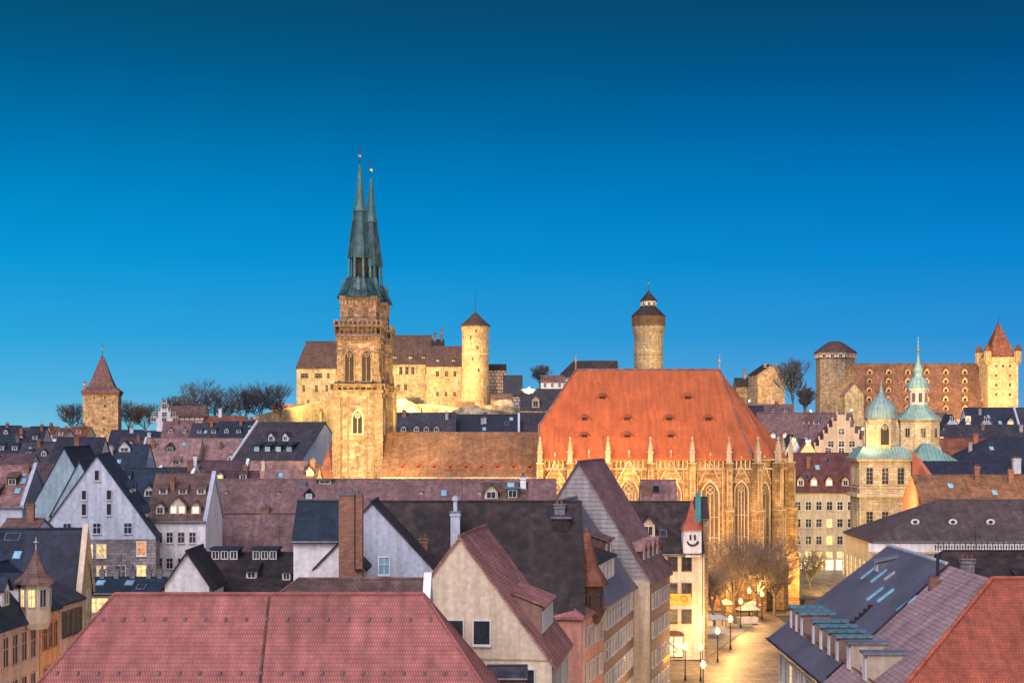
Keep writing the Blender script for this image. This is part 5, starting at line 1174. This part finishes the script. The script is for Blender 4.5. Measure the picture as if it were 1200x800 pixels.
for x, y, lb in ((13.5,150,'street lamp by the narrow pink corner house, below the picture'),(18,172,'street lamp before the beige street house, below the picture'),(23,194,'street lamp before the brown timbered street house, below the picture'),(-37,128,'street lamp before the peach street house, below the picture'),(-36,150,'street lamp before the orange street house, below the picture')):
    o = copy_tree(L0); [D.objects.remove(c_) for c_ in list(o.children) if c_.type == 'LIGHT']; o.location = (x,y,.02); o['label'] = lb; o['group'] = 'street lamps in the side streets'
    l = D.lights.new('lamp_light','POINT'); l.energy = 2000; l.color = (1,.60,.26); l.shadow_soft_size = .25
    lo_ = D.objects.new('lamp_light', l); C.objects.link(lo_); lo_.parent = o; lo_.location = (0,0,5.35)
def wall_lamp(px, py, Y, e, lb, col=(1,.75,.35)):
    z = Z(py,Y); x = X(px,Y); zg = terr(x,Y)
    o = thing('street_lamp', lb, 'street lamp', (x,Y,zg))
    q = MB(); q.use('iron').tube((0,0,0),(0,0,z-zg-.3),.08,.06,6); obj('pole', q, o); q = MB(); q.use('lamp').lathe([(.1,z-zg-.2),(.38,z-zg),(.38,z-zg+.25),(.1,z-zg+.5)],8); obj('globe', q, o)
    l = D.lights.new('lamp_light','POINT'); l.energy = e; l.color = col; l.shadow_soft_size = .4
    a = D.objects.new('lamp_light', l); C.objects.link(a); a.parent = o; a.location = (0,-.8,z-zg+.3)
for a in ((950,482,545,9000,'glowing hill lamp below the five sided tower'),(966,490,520,5000,'glowing hill lamp above the mauve hillside roof'),(998,481,560,9000,'glowing hill lamp at the slanted tower stump'),(620,455,575,1500,'glowing lamp above the slate roof under the castle'),(878,470,560,5000,'glowing lamp at the rough castle wall'),(1011,503,385,3000,'small lamp beside the stepped gable')): wall_lamp(*a)
# market parasols, kiosk, cars
def parasol(lb, px, py, c):
    Y = CAMZ*S/(py-500); o = thing('parasol', lb, 'parasol', (X(px,Y),Y,.1), 0, 'parasols by the trees')
    q = MB(); q.use('iron').tube((0,0,0),(0,0,2.6),.04,.04,6); obj('pole', q, o); q = MB(); q.use(c).lathe([(1.7,2.2),(.9,2.6),(.05,2.95)],8,(0,0),.39,False); obj('canopy', q, o)
parasol('closed looking red parasol nearest the cheerful house corner', 836, 722, 'redsign'); parasol('pale parasol beside the glowing tree trunk', 850, 722, 'canvas'); parasol('pale parasol right of the glowing tree trunk', 882, 724, 'canvas')
def car(lb, px, py, rz, body):
    Y = CAMZ*S/(py-500); o = thing('parked_car', lb, 'car', (X(px,Y),Y,.02), rz)
    b = MB(); b.use(body); prof = [(-2.1,.35),(2.1,.35),(2.15,.75),(1.95,.95),(1.1,1.02),(.55,1.45),(-1.0,1.48),(-1.75,1.02),(-2.1,.9)]
    A = [(x_,-.85,z_) for x_,z_ in prof]; B = [(x_,.85,z_) for x_,z_ in prof]; b.loft(A, B); b.face(A); b.face(B[::-1]); obj('body', b, o)
    q = MB(); q.use('glass')
    for sy in (-1,1): 
        P_ = [(1.0,sy*.86,1.03),(.5,sy*.86,1.38),(-.95,sy*.86,1.4),(-1.5,sy*.86,1.05)]; q.face(P_ if sy<0 else P_[::-1])
    q.face([(1.12,-.75,1.04),(1.12,.75,1.04),(.6,.7,1.44),(.6,-.7,1.44)]); q.face([(-1.72,.75,1.06),(-1.72,-.75,1.06),(-1.06,-.7,1.47),(-1.06,.7,1.47)]); obj('windows', q, o)
    for x_ in (-1.3,1.3):
        for sy in (-1,1):
            w_ = MB(); w_.use('black').tube((x_,sy*.72,.33),(x_,sy*.9,.33),.33,.33,12,True); obj('wheel', w_, o)
m['carwhite'] = mat('carwhite', (.5,.48,.45), rough=.3, var=.03, bump=0); m['cardark'] = mat('cardark', (.06,.06,.08), rough=.25, var=.03, bump=0)
0 and car('pale car parked at the bottom edge of the square', 836, 798, R(8), 'carwhite')
0 and car('dark car parked left of the lit shop front', 774, 792, R(70), 'cardark')
def kiosk(lb, px, py, mk):
    Y = CAMZ*S/(py-500); o = thing('market_stall', lb, 'market stall', (X(px,Y),Y,.1), R(10), 'market stalls by the church')
    q = MB(); q.use('frame').box(-1.6,1.6,-1,1,0,1.0); obj('counter', q, o)
    q = MB(); q.use('iron')
    for sx in (-1.5,1.5):
        for sy in (-.95,.95): q.box(sx-.04,sx+.04,sy-.04,sy+.04,1.0,2.3)
    obj('posts', q, o)
    q = MB(); q.use(mk); q.loft([(-1.9,-1.3,2.25),(1.9,-1.3,2.25),(1.9,1.3,2.25),(-1.9,1.3,2.25)],[(-1.2,0,2.9),(1.2,0,2.9),(1.2,.01,2.9),(-1.2,.01,2.9)],True,True); obj('awning', q, o)
kiosk('white canopied stall left of the trunk of the tall glowing tree', 838, 742, 'frame'); kiosk('pale stall between the trees near the middle of the square', 876, 730, 'canvas')
sc.render.film_transparent = False
